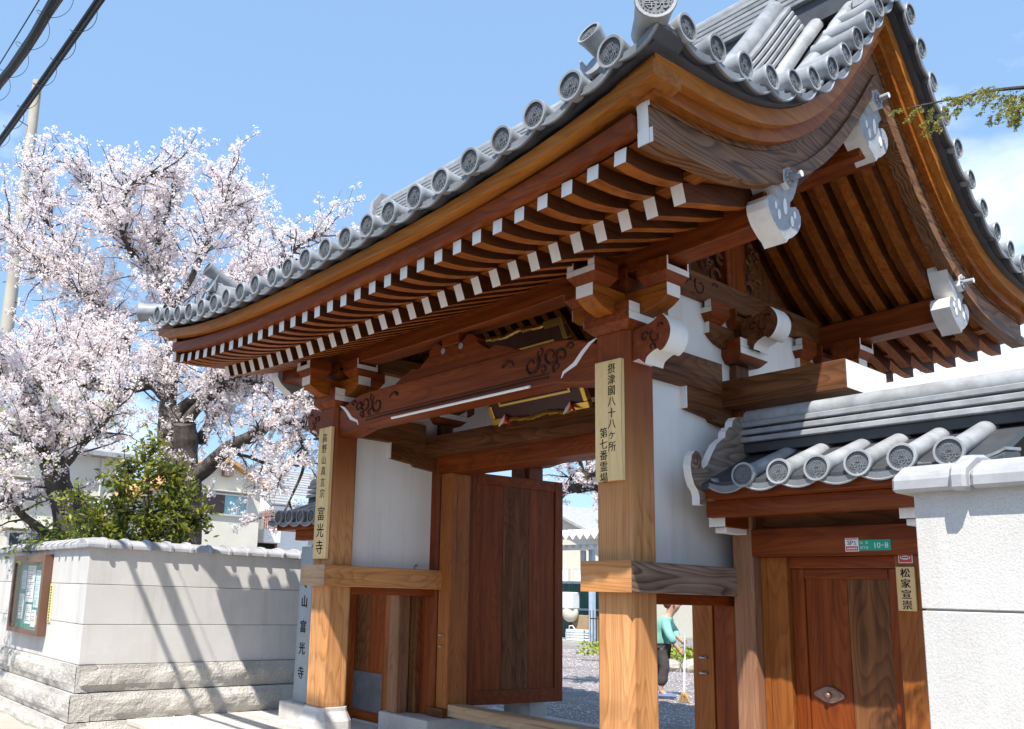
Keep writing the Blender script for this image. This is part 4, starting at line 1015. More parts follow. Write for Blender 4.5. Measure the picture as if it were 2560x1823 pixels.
for ch, x, z in (('加',2.944,1.858),('島',2.980,1.858),('四',2.944,1.826),('丁',2.962,1.826),('目',2.980,1.826)): letter(m, ch, (x, yl-.0045, z), .017, 0, 0, 1, .01)
m.build('lettering', MT['plate_white'], t)
yj = 1.0435
t = thing('red_sticker', 'small red sticker with white oval above the wooden nameplate', 'sticker', (3.19, yj, 1.74))
flat('sheet', 3.143, 3.228, 1.728, 1.784, yj, 'plate_white', t); flat('red_field', 3.147, 3.224, 1.732, 1.780, yj-.0042, 'plate_red', t, .001)
m = M(); m.prism([(3.1855+.031*math.cos(k*math.pi/10), 1.762+.012*math.sin(k*math.pi/10)) for k in range(20)], 1, yj-.0062, yj-.0054); m.build('white_oval', MT['plate_white'], t)
m = M()
for k in range(4): m.box((3.162+.0125*k, yj-.0072, 1.757), (3.171+.0125*k, yj-.0064, 1.767))
m.build('small_print', MT['ink'], t)
t = thing('nameplate', 'small pale wooden nameplate with four black characters beside the side door', 'nameplate', (3.18, yj, 1.43))
m = M(); m.box((3.127,yj-.018,1.432),(3.240,yj,1.705)); m.build('board', MT['pale_z'], t, bevel=.003)
m = M()
for k, ch in enumerate('松家宣崇'): letter(m, ch, (3.184, yj-.0185, 1.667-.066*k), .056, 0, 0, 1, .01, 0, .0018)
m.build('lettering', MT['ink'], t)

# ================================================================== STELE
st = thing('stone_stele', 'tall blue-grey stone pillar with carved characters behind the left gate post', 'stele', (-3.31, .7, 0))
sx0, sx1, sy0, sy1 = -3.462, -3.165, .593, .85
m = M(); m.box((-3.60, .497, -.01), (-3.02, .95, .197)); m.build('plinth', MT['granite'], st, bevel=.012)
m = M(); r0 = [(sx0,sy0,.198),(sx1,sy0,.198),(sx1,sy1,.198),(sx0,sy1,.198)]; r1 = [(sx0+.012,sy0+.006,1.955),(sx1-.012,sy0+.006,1.955),(sx1-.012,sy1-.006,1.955),(sx0+.012,sy1-.006,1.955)]
m.loft([r0, r1]); m.build('shaft', MT['stele_stone'], st, bevel=.006)
m = M()
for ch, z in (('令',1.545),('山',1.324),('富',1.04),('光',.795),('寺',.525)): letter(m, ch, (-3.313, sy0+.0005, z), .135, 0, 0, .95, .02, 0, .002)
m.build('carved_lettering', MT['ink_stone'], st)

# ================================================================== NOTICE BOARD on the left wall
nb = thing('notice_board', 'brown framed glass notice case with posters on the street face of the left wall', 'notice board', (-6.33, -1.58, .81))
x0, x1, z0, z1, yf = -7.04, -5.62, .815, 1.79, WY-.004
for a in ((x0,x0+.085,z0,z1),(x1-.085,x1,z0,z1),(x0+.0855,x1-.0855,z0,z0+.06),(x0+.0855,x1-.0855,z1-.10,z1)):
    m = M(); m.box((a[0],yf-.10,a[2]),(a[1],yf,a[3])); m.build('frame', MT['board_frame'], nb, bevel=.005)
m = M(); m.box((x0+.085,yf-.012,z0+.06),(x1-.085,yf-.004,z1-.10)); m.build('back', MT['green_felt'], nb)
m = M(); m.box((x0+.085,yf-.085,z0+.06),(x1-.085,yf-.081,z1-.10)); m.build('pane', MT['glass'], nb)
for (a, b, c, d, mt) in ((-6.60,-6.25,1.20,1.66,'paper'),(-6.22,-6.02,1.14,1.60,'paper_mint'),(-6.0,-5.75,1.32,1.58,'paper_pink'),(-6.0,-5.75,1.08,1.30,'paper_blue'),(-6.55,-6.28,.93,1.17,'paper'),(-6.26,-6.05,.90,1.11,'paper'),(-6.03,-5.92,.93,1.05,'paper_yellow'),(-6.02,-5.76,1.050,1.075,'purple'),(-6.88,-6.66,.98,1.30,'paper'),(-6.85,-6.66,1.36,1.60,'paper_blue')):
    m = M(); yy = yf-.0165-random.random()*.004; m.box((a,yy,c),(b,yy+.002,d)); ps = m.build('poster', MT[mt], nb)
    m = M(); z = d-.03
    while z > c+.04:
        m.box((a+.02,yy-.001,z-.006),(a+.02+(b-a-.04)*random.uniform(.5,1),yy-.0004,z)); z -= random.choice((.022,.03,.05))
    m.build('print', MT['ink'] if mt == 'paper' else MT['plate_blue'], ps)
ys = thing('yellow_strip', 'narrow yellow strip sign beside the notice case', 'sign', (-5.54, WY-.01, .98))
m = M(); m.box((-5.595, WY-.014, .985), (-5.49, WY-.003, 1.442)); m.build('plate', MT['sign_yellow'], ys)
m = M(); z = 1.41
for k in range(13): m.box((-5.57, WY-.0155, z-.02), (-5.515, WY-.0145, z)); z -= .033
m.build('print', MT['ink_stone'], ys)

# ================================================================== PETALS, COURTYARD
def scatter_petals(name, n, xr, yr, z, label):
    xs = rng.uniform(*xr, n); ys = rng.uniform(*yr, n)
    keep = np.array([mnoise.noise(Vector((a*.9, b*.9, 3))) > -.25+.5*random.random()-.2 for a, b in zip(xs, ys)])
    xs, ys = xs[keep], ys[keep]; k = len(xs); s = rng.uniform(.006, .013, k); th = rng.uniform(0, 6.28, k)
    V = np.zeros((k, 4, 3)); 
    for j in range(4):
        V[:, j, 0] = xs+s*np.cos(th+j*np.pi/2)*(1 if j % 2 else 1.4); V[:, j, 1] = ys+s*np.sin(th+j*np.pi/2)*(1 if j % 2 else 1.4); V[:, j, 2] = z+rng.uniform(0, .006, k)
    me = bpy.data.meshes.new(name); me.vertices.add(4*k); me.vertices.foreach_set('co', V.ravel()); me.loops.add(4*k); me.loops.foreach_set('vertex_index', np.arange(4*k, dtype=np.int32))
    me.polygons.add(k); me.polygons.foreach_set('loop_start', np.arange(0, 4*k, 4, dtype=np.int32)); me.materials.append(MT['petal']); me.update(); me.validate()
    o = bpy.data.objects.new(name, me); COL.objects.link(o); tag(o, label, 'petals', kind='stuff')
scatter_petals('fallen_petals', 60000, (-12, 1), (3.5, 16), -.006, 'fallen pink petals scattered over the courtyard gravel')
scatter_petals('fallen_petals', 2600, (-4.3, 2), (-1, 1.1), .004, 'few petals lying on the forecourt slabs')
# paved strip just inside the gate
m = M(); m.box((-3.2, 1.96, -.2), (3.2, 3.55, -.002)); tag(m.build('path', MT['concrete'], bevel=.01), kind='structure')

# ---- person sweeping
def skin(name, pts, edges, rad, mat, parent, sub=2):
    me = bpy.data.meshes.new(name); off = wloc(parent) if parent else (0,0,0)
    me.from_pydata([sub_(p, off) for p in pts], edges, []); o = bpy.data.objects.new(name, me); COL.objects.link(o)
    md = o.modifiers.new('skin', 'SKIN'); md.use_smooth_shade = True
    for v, r in zip(me.skin_vertices[0].data, rad): v.radius = r if isinstance(r, tuple) else (r, r)
    me.skin_vertices[0].data[0].use_root = True
    sm = o.modifiers.new('sub', 'SUBSURF'); sm.levels = sub; sm.render_levels = sub
    dg = bpy.context.evaluated_depsgraph_get(); dg.update(); new = bpy.data.meshes.new_from_object(o.evaluated_get(dg))
    o.modifiers.clear(); o.data = new; new.materials.append(MT[mat]) if not new.materials else None
    for v in new.vertices:                       # cloth folds
        if mat in ('shirt', 'trousers'): v.co += v.normal*(.012*mnoise.noise(Vector((v.co.x*9, v.co.y*9, v.co.z*16)))+.006*mnoise.noise(v.co*38))
    new.name = name; o.parent = parent; return o
sub_ = sub
PX, PY = -2.90, 6.76
per = thing('person', 'person in mint green shirt and dark trousers sweeping, half hidden by the right post', 'person', (PX, PY, -.01))
fd = Vector((.86, .50, 0)).normalized(); rt = Vector((fd.y, -fd.x, 0))          # walks towards the right and away
def pb(f, s, z): q = Vector((PX, PY, 0))+fd*f+rt*s; return (q.x, q.y, z)
body = skin('body', [pb(-.02,0,.80), pb(.02,0,.98), pb(.07,0,1.14), pb(.12,0,1.23), pb(.18,0,1.33), pb(.22,0,1.39), pb(.21,0,1.44),
    pb(.0,.10,.74), pb(.06,.11,.43), pb(-.02,.11,.10), pb(.10,.12,.03), pb(-.05,-.10,.74), pb(.0,-.10,.43), pb(-.14,-.10,.10), pb(-.04,-.11,.03),
    pb(.10,.19,1.13), pb(.14,.25,.92), pb(.27,.25,.76), pb(.31,.24,.70), pb(.10,-.18,1.13), pb(.20,-.20,.94), pb(.30,-.02,.86), pb(.33,.06,.84)],
    [(0,1),(1,2),(2,3),(3,4),(4,5),(5,6),(0,7),(7,8),(8,9),(9,10),(0,11),(11,12),(12,13),(13,14),(2,15),(15,16),(16,17),(17,18),(2,19),(19,20),(20,21),(21,22)],
    [.13,.12,.12,.055,.085,.10,.08,.085,.055,.04,.035,.085,.055,.04,.035,.055,.042,.033,.03,.055,.042,.033,.03], 'skin', per)
shirt = skin('shirt', [pb(-.04,0,.70), pb(-.03,0,.80), pb(.02,0,.98), pb(.07,0,1.12), pb(.11,0,1.20), pb(.09,.17,1.13), pb(.14,.26,.95), pb(.22,.26,.82), pb(.09,-.16,1.13), pb(.19,-.20,.95), pb(.25,-.12,.89)],
    [(0,1),(1,2),(2,3),(3,4),(3,5),(5,6),(6,7),(3,8),(8,9),(9,10)], [(.19,.175),(.185,.17),(.175,.165),(.17,.155),.085,.088,.072,.066,.088,.072,.058], 'shirt', per)
tr = skin('trousers', [pb(-.03,0,.78), pb(-.0,.10,.70), pb(.06,.11,.43), pb(-.01,.11,.17), pb(-.05,-.10,.70), pb(.0,-.10,.43), pb(-.11,-.10,.17)],
    [(0,1),(1,2),(2,3),(0,4),(4,5),(5,6)], [(.15,.15),.108,.084,.076,.108,.084,.076], 'trousers', per)
m = M(); m.ball(pb(.20,0,1.45), (.105,.105,.085), 14, 9); m.ball(pb(.13,0,1.40), (.09,.09,.075), 12, 8); m.build('hair', MT['hair'], per, smooth=True)
m = M(); m.ball(pb(.305,0,1.40), (.022,.022,.018), 8, 5)
for e in (-1, 1): m.ball(pb(.21,e*.098,1.40), (.018,.018,.03), 8, 5)
m.build('face', MT['skin'], per, smooth=True)
for f, s, mt in ((.05,.115,'slipper'),(-.10,-.105,'slipper_blue')):
    m = M(); m.tube([pb(f-.10,s,.035),pb(f,s,.035),pb(f+.10,s,.04),pb(f+.17,s,.03)], [.038,.045,.05,.02], 8); m.build('slipper', MT[mt], per, smooth=True)
for f, s, z in ((.31,.24,.70),(.335,.07,.845)):                                   # hands closed round the handle
    m = M(); m.ball(pb(f,s,z), (.035,.035,.042), 8, 6)
    for k in range(4): m.tube([pb(f+.01,s+.02,z+.028-.018*k), pb(f+.045,s+.012,z+.03-.018*k), pb(f+.05,s-.02,z+.03-.018*k), pb(f+.02,s-.03,z+.028-.018*k)], .0085, 6)
    m.tube([pb(f,s-.02,z+.03), pb(f+.03,s-.03,z+.055)], .009, 6); m.build('hand', MT['skin'], per, smooth=True)
bt, bb_ = Vector(pb(.36,.04,.98)), Vector(pb(.36,.42,.10))
br = thing('broom', 'white-handled straw broom held by the sweeping person', 'broom', tuple(bb_))
m = M(); m.tube([tuple(bt), tuple(bt.lerp(bb_,.35))], .012, 8); m.build('grip', MT['lightblue'], br); m = M(); m.tube([tuple(bt.lerp(bb_,.35)), tuple(bb_)], .014, 8); m.build('handle', MT['broom_white'], br)
m = M()
for k in range(60):
    a = random.uniform(-.10,.10); b = random.uniform(-.025,.025); m.tube([tuple(bb_+Vector((a*.35,b,.02))), tuple(bb_+Vector((a,b*1.5,-.10)))], .006, 4)
m.ball(tuple(bb_+Vector((0,0,.0))), (.06,.03,.04), 8, 5); m.build('bristles', MT['straw'], br)
ORD = 'first second third fourth fifth sixth seventh eighth ninth tenth eleventh twelfth thirteenth fourteenth fifteenth sixteenth'.split()
# ---- rocks edging a bed, low plants, trunk behind
for k in range(16):
    c = (-7.0+.45*k+random.uniform(-.1,.1), 11.0+.16*k+random.uniform(-.12,.12), .08); m = M(); m.ball(c, (random.uniform(.2,.33),random.uniform(.18,.26),random.uniform(.16,.25)), 9, 6)
    m.v = [tuple(np.array(q)+.05*np.array(mnoise.noise_vector(Vector(q)*4))) for q in m.v]
    tag(m.build('edging_rock', MT['rock']), 'rounded pale edging rock, '+('leftmost' if k == 0 else ORD[k]+' from the left')+', in the row behind the sweeping person', 'rock', 'rocks edging the planting bed')
def leaves(name, pts, size, mat, parent=None, tint=None, flatness=.5, per_=1, stuff=None, aspect=.5):
    k = len(pts); pts = np.asarray(pts); s = rng.uniform(.7, 1.3, k)*size; off = np.array(wloc(parent)) if parent else np.zeros(3)
    a = rng.normal(size=(k, 3)); a[:, 2] *= flatness; a /= np.linalg.norm(a, axis=1)[:, None]
    b = rng.normal(size=(k, 3)); b -= (b*a).sum(1)[:, None]*a; b /= np.linalg.norm(b, axis=1)[:, None]
    V = np.stack([pts-a*s[:, None], pts+b*(s*aspect)[:, None], pts+a*s[:, None], pts-b*(s*aspect)[:, None]], 1)-off
    me = bpy.data.meshes.new(name); me.vertices.add(4*k); me.vertices.foreach_set('co', V.ravel()); me.loops.add(4*k); me.loops.foreach_set('vertex_index', np.arange(4*k, dtype=np.int32))
    me.polygons.add(k); me.polygons.foreach_set('loop_start', np.arange(0, 4*k, 4, dtype=np.int32)); me.materials.append(MT[mat])
    at = me.attributes.new('tint', 'FLOAT', 'POINT'); tn = rng.uniform(0, 1, k) if tint is None else tint; at.data.foreach_set('value', np.repeat(tn, 4).astype(np.float32))
    me.update(); me.validate(); o = bpy.data.objects.new(name, me); COL.objects.link(o)
    if parent: o.parent = parent
    return o
pts = np.stack([rng.uniform(-9, -2, 5000), rng.uniform(11.6, 13.6, 5000), rng.uniform(.1, .42, 5000)], 1)
tag(leaves('ground_cover', pts, .05, 'groundleaf'), 'yellow-green low planting behind the edging rocks', 'plants', kind='stuff')
# ---- store shed with corrugated canopy
sh = thing('store_shed', 'green corrugated store shed with white wavy canopy, seen through the gate', 'shed', (-13.5, 17.5, 0))
m = M(); m.box((-17,16.4,-.02),(-12.45,19,.13)); m.build('plinth', MT['concrete'], sh, bevel=.01)
m = M(); vs = []; n = 120
for k in range(n+1):
    x = -17+4.45*k/n; vs += [(x,18.2+.02*math.cos(k*1.9),.13),(x,18.2+.02*math.cos(k*1.9),2.02)]
m.add(vs, [(2*k,2*k+2,2*k+3,2*k+1) for k in range(n)]); m.build('corrugated_wall', MT['green_steel'], sh)
m = M(); m.box((-17,18.12,1.93),(-12.6,18.17,2.02)); m.box((-17,18.12,1.05),(-12.6,18.17,1.12)); m.build('rail', MT['lightblue'], sh)
m = M(); m.box((-12.95,16.7,.13),(-12.80,16.85,3.0)); m.build('corner_post', MT['lightblue'], sh); m = M(); m.box((-13.12,16.5,2.2),(-12.98,16.62,2.95)); m.build('drain_head', MT['steel'], sh)
m = M(); n = 76; top = []; bot = []
for k in range(n+1):
    x = -17.4+5.6*k/n; z = 3.36+.085*math.cos(k*math.pi/2.0); top.append((x, z))
vs = [(x,16.15,z) for x, z in top]+[(x,19.2,z+.45) for x, z in top]; m.add(vs, [(k,k+1,n+2+k,n+1+k) for k in range(n)])
vs = [(x,16.15,z-.012) for x, z in top]+[(x,19.2,z+.44) for x, z in top]; m.add(vs, [(k,k+1,n+2+k,n+1+k) for k in range(n)]); m.build('canopy', MT['house_white'], sh)
m = M(); m.box((-17,16.3,2.95),(-12,16.42,3.12)); m.build('beam', MT['steel'], sh)
t = thing('storehouse', 'cream metal building with low gable behind the store shed', 'building', (-15, 26, 0))
m = M(); m.prism([(-27.5,-.2),(-16.5,-.2),(-16.5,3.05),(-22,5.55),(-27.5,3.05)], 1, 24, 36); m.build('wall', MT['cream_metal'], t)
m = M(); m.prism([(-22,5.68),(-16.2,3.04),(-16.2,2.93),(-22,5.555)], 1, 23.6, 36.4); m.prism([(-22,5.68),(-27.8,3.04),(-27.8,2.93),(-22,5.555)], 1, 23.6, 36.4); m.build('roof', MT['roof_grey'], t)
for k in range(8):
    m = M(); m.box((-26+1.2*k,23.9,1.4),(-25.1+1.2*k,23.97,2.7)); w_ = m.build('window', MT['alu'], t); m = M(); m.box((-25.94+1.2*k,23.88,1.46),(-25.16+1.2*k,23.9,2.64)); m.build('pane', MT['house_white'], w_)
t = thing('plastic_crate', 'pale blue ventilated plastic crate with handles on the shed step', 'crate', (-13.3, 16.75, .13))
m = M(); x0, x1, y0, y1 = -13.75, -12.97, 16.5, 17.0
for z0, z1 in ((.13,.19),(.24,.27),(.32,.35),(.40,.48)): m.box((x0,y0,z0),(x1,y0+.02,z1)); m.box((x0,y1-.02,z0),(x1,y1,z1)); m.box((x0,y0,z0),(x0+.02,y1,z1)); m.box((x1-.02,y0,z0),(x1,y1,z1))
for k in range(13): m.box((x0+.06*k,y0+.003,.13),(x0+.06*k+.022,y0+.017,.48))
m.box((x0,y0,.13),(x1,y1,.145)); m.build('basket', MT['crate_plastic'], t)
m = M(); m.tube([(-13.6,16.5,.46),(-13.55,16.47,.58),(-13.42,16.47,.60),(-13.32,16.5,.46)], .018, 6); m.build('handle', MT['broom_white'], t)
t = thing('cardboard_box', 'brown cardboard carton behind the plastic crate', 'box', (-13.5,17.3,.13)); m = M(); m.box((-14.0,17.1,.13),(-13.35,17.6,.92)); m.build('carton', MT['cardboard'], t, bevel=.01); m = M(); m.box((-14.0,17.097,.48),(-13.35,17.0995,.53)); m.build('tape', MT['straw'], t)
t = thing('paper_sack', 'tan round paper drum standing behind the crate', 'drum', (-13.2,17.2,.13)); m = M(); m.tube([(-13.2,17.2,.13),(-13.2,17.2,.86)], .17, 14); m.build('drum', MT['cardboard'], t, smooth=True); m = M(); m.tube([(-13.2,17.2,.861),(-13.2,17.2,.88)], .172, 14); m.build('lid', MT['red_pipe'], t)
t = thing('water_meter_unit', 'white metal cabinet with rounded tank at the open shed', 'cabinet', (-13.9,16.9,.7)); m = M(); m.box((-14.25,16.75,1.12),(-13.68,17.1,1.64)); m.build('cabinet', MT['meter_white'], t, bevel=.02)
m = M(); m.ball((-13.95,16.95,.98), (.30,.22,.30), 14, 9); m.build('tank', MT['cream_metal'], t, smooth=True); m = M(); m.tube([(-13.95,16.95,.13),(-13.95,16.95,.75)], .05, 8); m.build('leg', MT['iron'], t)
fc = thing('metal_fence', 'black metal bar fence beside the shed, right of the crate', 'fence', (-12.2, 17, 0))
for k in range(16):
    m = M(); xx = -12.55+.075*k; m.tube([(xx,16.3+.05*k,.0),(xx,16.3+.05*k,1.1)], .013, 5); m.build('bar', MT['iron'], fc)
for z in (.12, .85): m = M(); m.tube([(-12.55,16.3,z),(-11.4,17.05,z)], .02, 5); m.build('rail', MT['iron'], fc)
t = thing('white_canister', 'white plastic canister standing on the bar fence line', 'canister', (-12.2,17.3,1.1)); m = M(); m.box((-12.62,17.2,.9),(-12.3,17.45,1.58)); m.build('canister', MT['broom_white'], t, bevel=.05)
m = M(); m.box((-12.55,17.25,-.01),(-12.35,17.4,.899)); m.build('stand', MT['steel'], t)

# ================================================================== HOUSES BEYOND THE WALL
def gable_house(name, label, X0, X1, outline, wallm, roofm, th=.16, over=.35):
    """outline: (y,z) list: bottom-left, bottom-right, right eave, apex, left eave ; gable faces +x at X1"""
    t = thing(name, label, 'house', ((X0+X1)/2, outline[0][0], -.245))
    m = M(); m.prism(outline, 0, X0, X1); m.build('wall', MT[wallm], t)
    (ye, ze), (ya, za), (yl, zl) = outline[2], outline[3], outline[4]
    for (yy, zz) in ((ye, ze), (yl, zl)):
        d = Vector((yy-ya, zz-za)).normalized(); y2, z2 = yy+d.x*over, zz+d.y*over
        m = M(); m.prism([(ya, za+.01), (y2, z2+.01), (y2, z2+th), (ya, za+th+.05)], 0, X0-over, X1+over); m.build('roof', MT[roofm], t, bevel=.02)
    m = M(); m.tube([(X0-over, ya, za+th+.08), (X1+over+.05, ya, za+th+.08)], .10, 8); m.build('ridge_tiles', MT[roofm], t)
    return t
def xwindow(t, X, y0, y1, z0, z1, left='shutter', right='glass_curtain', slats=True):
    m = M(); e = .06
    m.box((X, y0-e, z0-e), (X+.09, y1+e, z0)); m.box((X, y0-e, z1), (X+.09, y1+e, z1+e)); m.box((X, y0-e, z0), (X+.09, y0, z1)); m.box((X, y1, z0), (X+.09, y1+e, z1))
    w = m.build('window', MT['alu'], t); ym = (y0+y1)/2
    m = M(); m.box((X+.002, y0, z0), (X+.04, ym, z1)); m.build('shutter', MT[left], w)
    if slats:
        z = z0+.03
        while z < z1-.02:
            m = M(); m.box((X+.0405, y0+.02, z), (X+.065, ym-.02, z+.035)); m.build('slat', MT[left], w); z += .075
    m = M(); m.box((X+.002, ym+.002, z0), (X+.03, y1, z1)); m.build('pane', MT[right], w)
    m = M(); m.box((X, y0-.2, z1+.12), (X+.4, y1+.2, z1+.16)); m.build('window_hood', MT['house_wall'], w)
    return w
h1 = gable_house('beige_house', 'beige two-storey house with orange-edged gable and one shuttered window', -33, -25.9, [(6.6,-.3),(11.85,-.3),(11.85,5.50),(10.30,6.27),(6.6,4.55)], 'house_wall', 'roof_orange')
xwindow(h1, -25.9, 9.40, 11.22, 4.27, 5.00)
for k in range(9):
    m = M(); yy = 10.38+.095*k; m.tube([(-25.75, yy, 4.28), (-25.75, yy, 4.60)], .008, 4); m.build('window_bar', MT['alu'], h1)
m = M(); m.tube([(-25.75, 10.3, 4.60), (-25.75, 11.22, 4.60)], .014, 4); m.build('window_rail', MT['alu'], h1)
m = M(); m.box((-25.9, 10.10, 5.72), (-25.55, 10.45, 6.0)); m.build('vent_hood', MT['copper'], h1, bevel=.03)
m = M(); m.box((-25.9, 11.35, 2.75), (-25.8, 11.7, 3.0)); m.build('grille', MT['dark_void'], h1)
m = M(); m.tube([(-25.85, 9.0, -.2), (-25.85, 9.0, 3.6)], .04, 6); m.build('downpipe', MT['cream_metal'], h1)
h2 = thing('beige_apartment', 'long beige house wall with slatted windows behind the left cherry tree', 'house', (-24, 0, -.245))
m = M(); m.box((-30, -12, -.3), (-22, 4.7, 5.35)); m.build('wall', MT['house_wall'], h2)
m = M(); m.prism([(-30.4,5.36),(-21.6,5.36),(-21.6,5.5),(-26,7.2),(-30.4,5.5)], 1, -12.4, 5.1); m.build('roof', MT['roof_grey'], h2)
xwindow(h2, -22, 1.15, 2.55, 3.82, 4.35, 'house_wall', 'shutter', False); xwindow(h2, -22, 1.75, 3.0, 2.35, 2.85, 'glass_dark', 'glass_dark', False); xwindow(h2, -22, -3.2, -1.6, 3.8, 4.4); xwindow(h2, -22, -3.2, -1.6, 1.6, 2.7, 'glass_dark', 'glass_curtain', False)
for yy in (1.3, 4.2):
    m = M(); m.tube([(-21.93, yy, -.2), (-21.93, yy, 5.3)], .035, 6); m.build('downpipe', MT['cream_metal'], h2)
h3 = thing('white_house', 'white rendered house with grey slate roof just left of the gate post', 'house', (-29, 15, -.245))
m = M(); m.box((-33, 13.58, -.3), (-27.5, 22, 4.70)); m.build('wall', MT['house_white'], h3)
m = M(); m.prism([(-26.9,4.71),(-26.9,4.90),(-31,7.0),(-34.5,4.90),(-34.5,4.71)], 1, 13.0, 22.5); m.build('eave_block', MT['house_white'], h3)
for k in range(14):
    a, b = k/14, (k+1)/14; m = M(); x0, x1 = -26.8-4.2*a, -26.8-4.2*b; z0, z1 = 4.93+2.15*a, 4.93+2.15*b
    m.add([(x0,12.9,z0),(x0,22.6,z0),(x1,22.6,z1),(x1,12.9,z1),(x0,12.9,z0+.06),(x0,22.6,z0+.06),(x1,22.6,z1+.01),(x1,12.9,z1+.01)], [(0,3,2,1),(4,5,6,7),(0,1,5,4),(1,2,6,5),(2,3,7,6),(3,0,4,7)]); m.build('roof_course', MT['roof_grey'], h3)
m = M(); m.box((-27.45, 14.0, 4.72), (-26.8, 18, 5.4)); m.build('dormer_panel', MT['paper_blue'], h3)
m = M(); m.box((-29, 12.75, 3.35), (-27.1, 13.57, 3.92)); m.build('balcony', MT['house_white'], h3, bevel=.03)
for k in range(8):
    m = M(); m.tube([(-27.2, 12.8+.095*k, 3.92), (-27.2, 12.8+.095*k, 4.75)], .024, 4); m.build('baluster', MT['red_pipe'], h3)
m = M(); m.tube([(-27.35, 13.5, -.2), (-27.35, 13.5, 5.0)], .05, 6); m.build('red_pipe', MT['red_pipe'], h3)
m = M(); m.box((-30, 12.7, 2.2), (-27.6, 13.57, 3.3)); m.build('shade_block', MT['dark_void'], h3)  # black box stands in for shade beneath the balcony

# ================================================================== POLE AND CABLES
po = thing('utility_pole', 'tall concrete utility pole at the far left', 'utility pole', (-13.67, -.72, -.245))
m = M(); m.tube([(-13.67,-.72,-.245),(-13.67,-.72,6),(-13.67,-.72,12.32)], [.175,.135,.10], 18); m.build('shaft', MT['pole_concrete'], po, smooth=True)
for z in (9.9, 10.25):
    m = M(); m.tube([(-13.67,-.72,z),(-13.67,-.72,z+.07)], .121, 16); m.build('steel_band', MT['steel'], po)
for k in range(9):
    a = k*math.pi*.93+.6; z = 7.2+.5*k; m = M(); m.tube([(-13.67+.1*math.cos(a),-.72+.1*math.sin(a),z),(-13.67+.34*math.cos(a),-.72+.34*math.sin(a),z+.01)], .010, 5); m.build('step_bolt', MT['iron'], po)
def cz(z1, s, x, sag=.004): return z1+s*(x+2.4)+sag*(x+2.4)**2
def cable(name, label, specs, coil=None):
    t = thing(name, label, 'cable', (-2.4, -3.2, specs[0][1]))
    xs = np.linspace(-13.6, 14, 70)
    for (y_, z1, s, r, wob) in specs:
        m = M(); m.tube([(x, y_+wob*math.sin(x*1.9), cz(z1, s, x)+wob*math.cos(x*1.3)) for x in xs], r, 8); m.build('wire', MT['cable'], t, smooth=True)
    if coil:
        y_, z1, s, r, pitch, wr = coil; P = []
        for q in range(0, 2400):
            x = -6.0+q*.004; th = 2*math.pi*x/pitch; P.append((x, y_+r*math.cos(th), cz(z1, s, x)+r*math.sin(th)))
        m = M(); m.tube(P[::3], wr, 4); m.build('spiral_hanger', MT['cable'], t)
cable('overhead_cable', 'thick black double overhead cable crossing the top left corner', [(-3.2,6.32,-.085,.038,0),(-3.24,6.24,-.085,.044,.016)], (-3.2,6.28,-.085,.095,.70,.0028))
cable('overhead_cable', 'thinner pair of black cables with wire spiral, right of the thick cable', [(-3.2,5.625,-.035,.021,0),(-3.2,5.555,-.037,.013,0)], (-3.2,5.59,-.036,.055,.50,.0024))
cable('overhead_wire', 'hair-thin overhead wire above the thick cable in the top left corner', [(-3.2,6.645,-.05,.006,0)])

# ================================================================== TREES
def mesh_quads(name, V, mat, tint, parent):
    k = len(V); off = np.array(wloc(parent)) if parent else 0; V = V-off
    me = bpy.data.meshes.new(name); me.vertices.add(4*k); me.vertices.foreach_set('co', V.ravel()); me.loops.add(4*k); me.loops.foreach_set('vertex_index', np.arange(4*k, dtype=np.int32))
    me.polygons.add(k); me.polygons.foreach_set('loop_start', np.arange(0, 4*k, 4, dtype=np.int32)); me.materials.append(MT[mat])
    at = me.attributes.new('tint', 'FLOAT', 'POINT'); at.data.foreach_set('value', np.repeat(tint, 4).astype(np.float32))
    me.update(); me.validate(); o = bpy.data.objects.new(name, me); COL.objects.link(o); o.parent = parent; return o
def clumps(C, rad, npet, size):
    """petal quads gathered in small round clumps"""
    n = len(C); P = np.repeat(C, npet, 0); d = rng.normal(size=P.shape); d /= np.linalg.norm(d, axis=1)[:, None]
    rr = np.repeat(rng.uniform(.6, 1.25, n)*rad, npet)*rng.uniform(.45, 1, len(P)); P = P+d*rr[:, None]
    nrm = d+rng.normal(size=P.shape)*.45; nrm /= np.linalg.norm(nrm, axis=1)[:, None]
    a = np.cross(nrm, rng.normal(size=P.shape)); a /= np.linalg.norm(a, axis=1)[:, None]; b = np.cross(nrm, a)
    s = rng.uniform(.7, 1.25, len(P))[:, None]*size
    t = np.clip(np.repeat(rng.uniform(.35, 1, n), npet)*rng.uniform(.75, 1.1, len(P)), 0, 1)
    return np.stack([P-a*s, P-b*s*.85, P+a*s, P+b*s*.85], 1), t
def smooth_path(pts, sub_=5):
    P = [Vector(p) for p in pts]; P = [P[0]*2-P[1]]+P+[P[-1]*2-P[-2]]; out = []
    for i in range(1, len(P)-2):
        for k in range(sub_):
            t = k/sub_; a, b, c, d = P[i-1:i+3]
            out.append(.5*((2*b)+(c-a)*t+(2*a-5*b+4*c-d)*t*t+(3*b-a-3*c+d)*t**3))
    out.append(P[-2]); return out
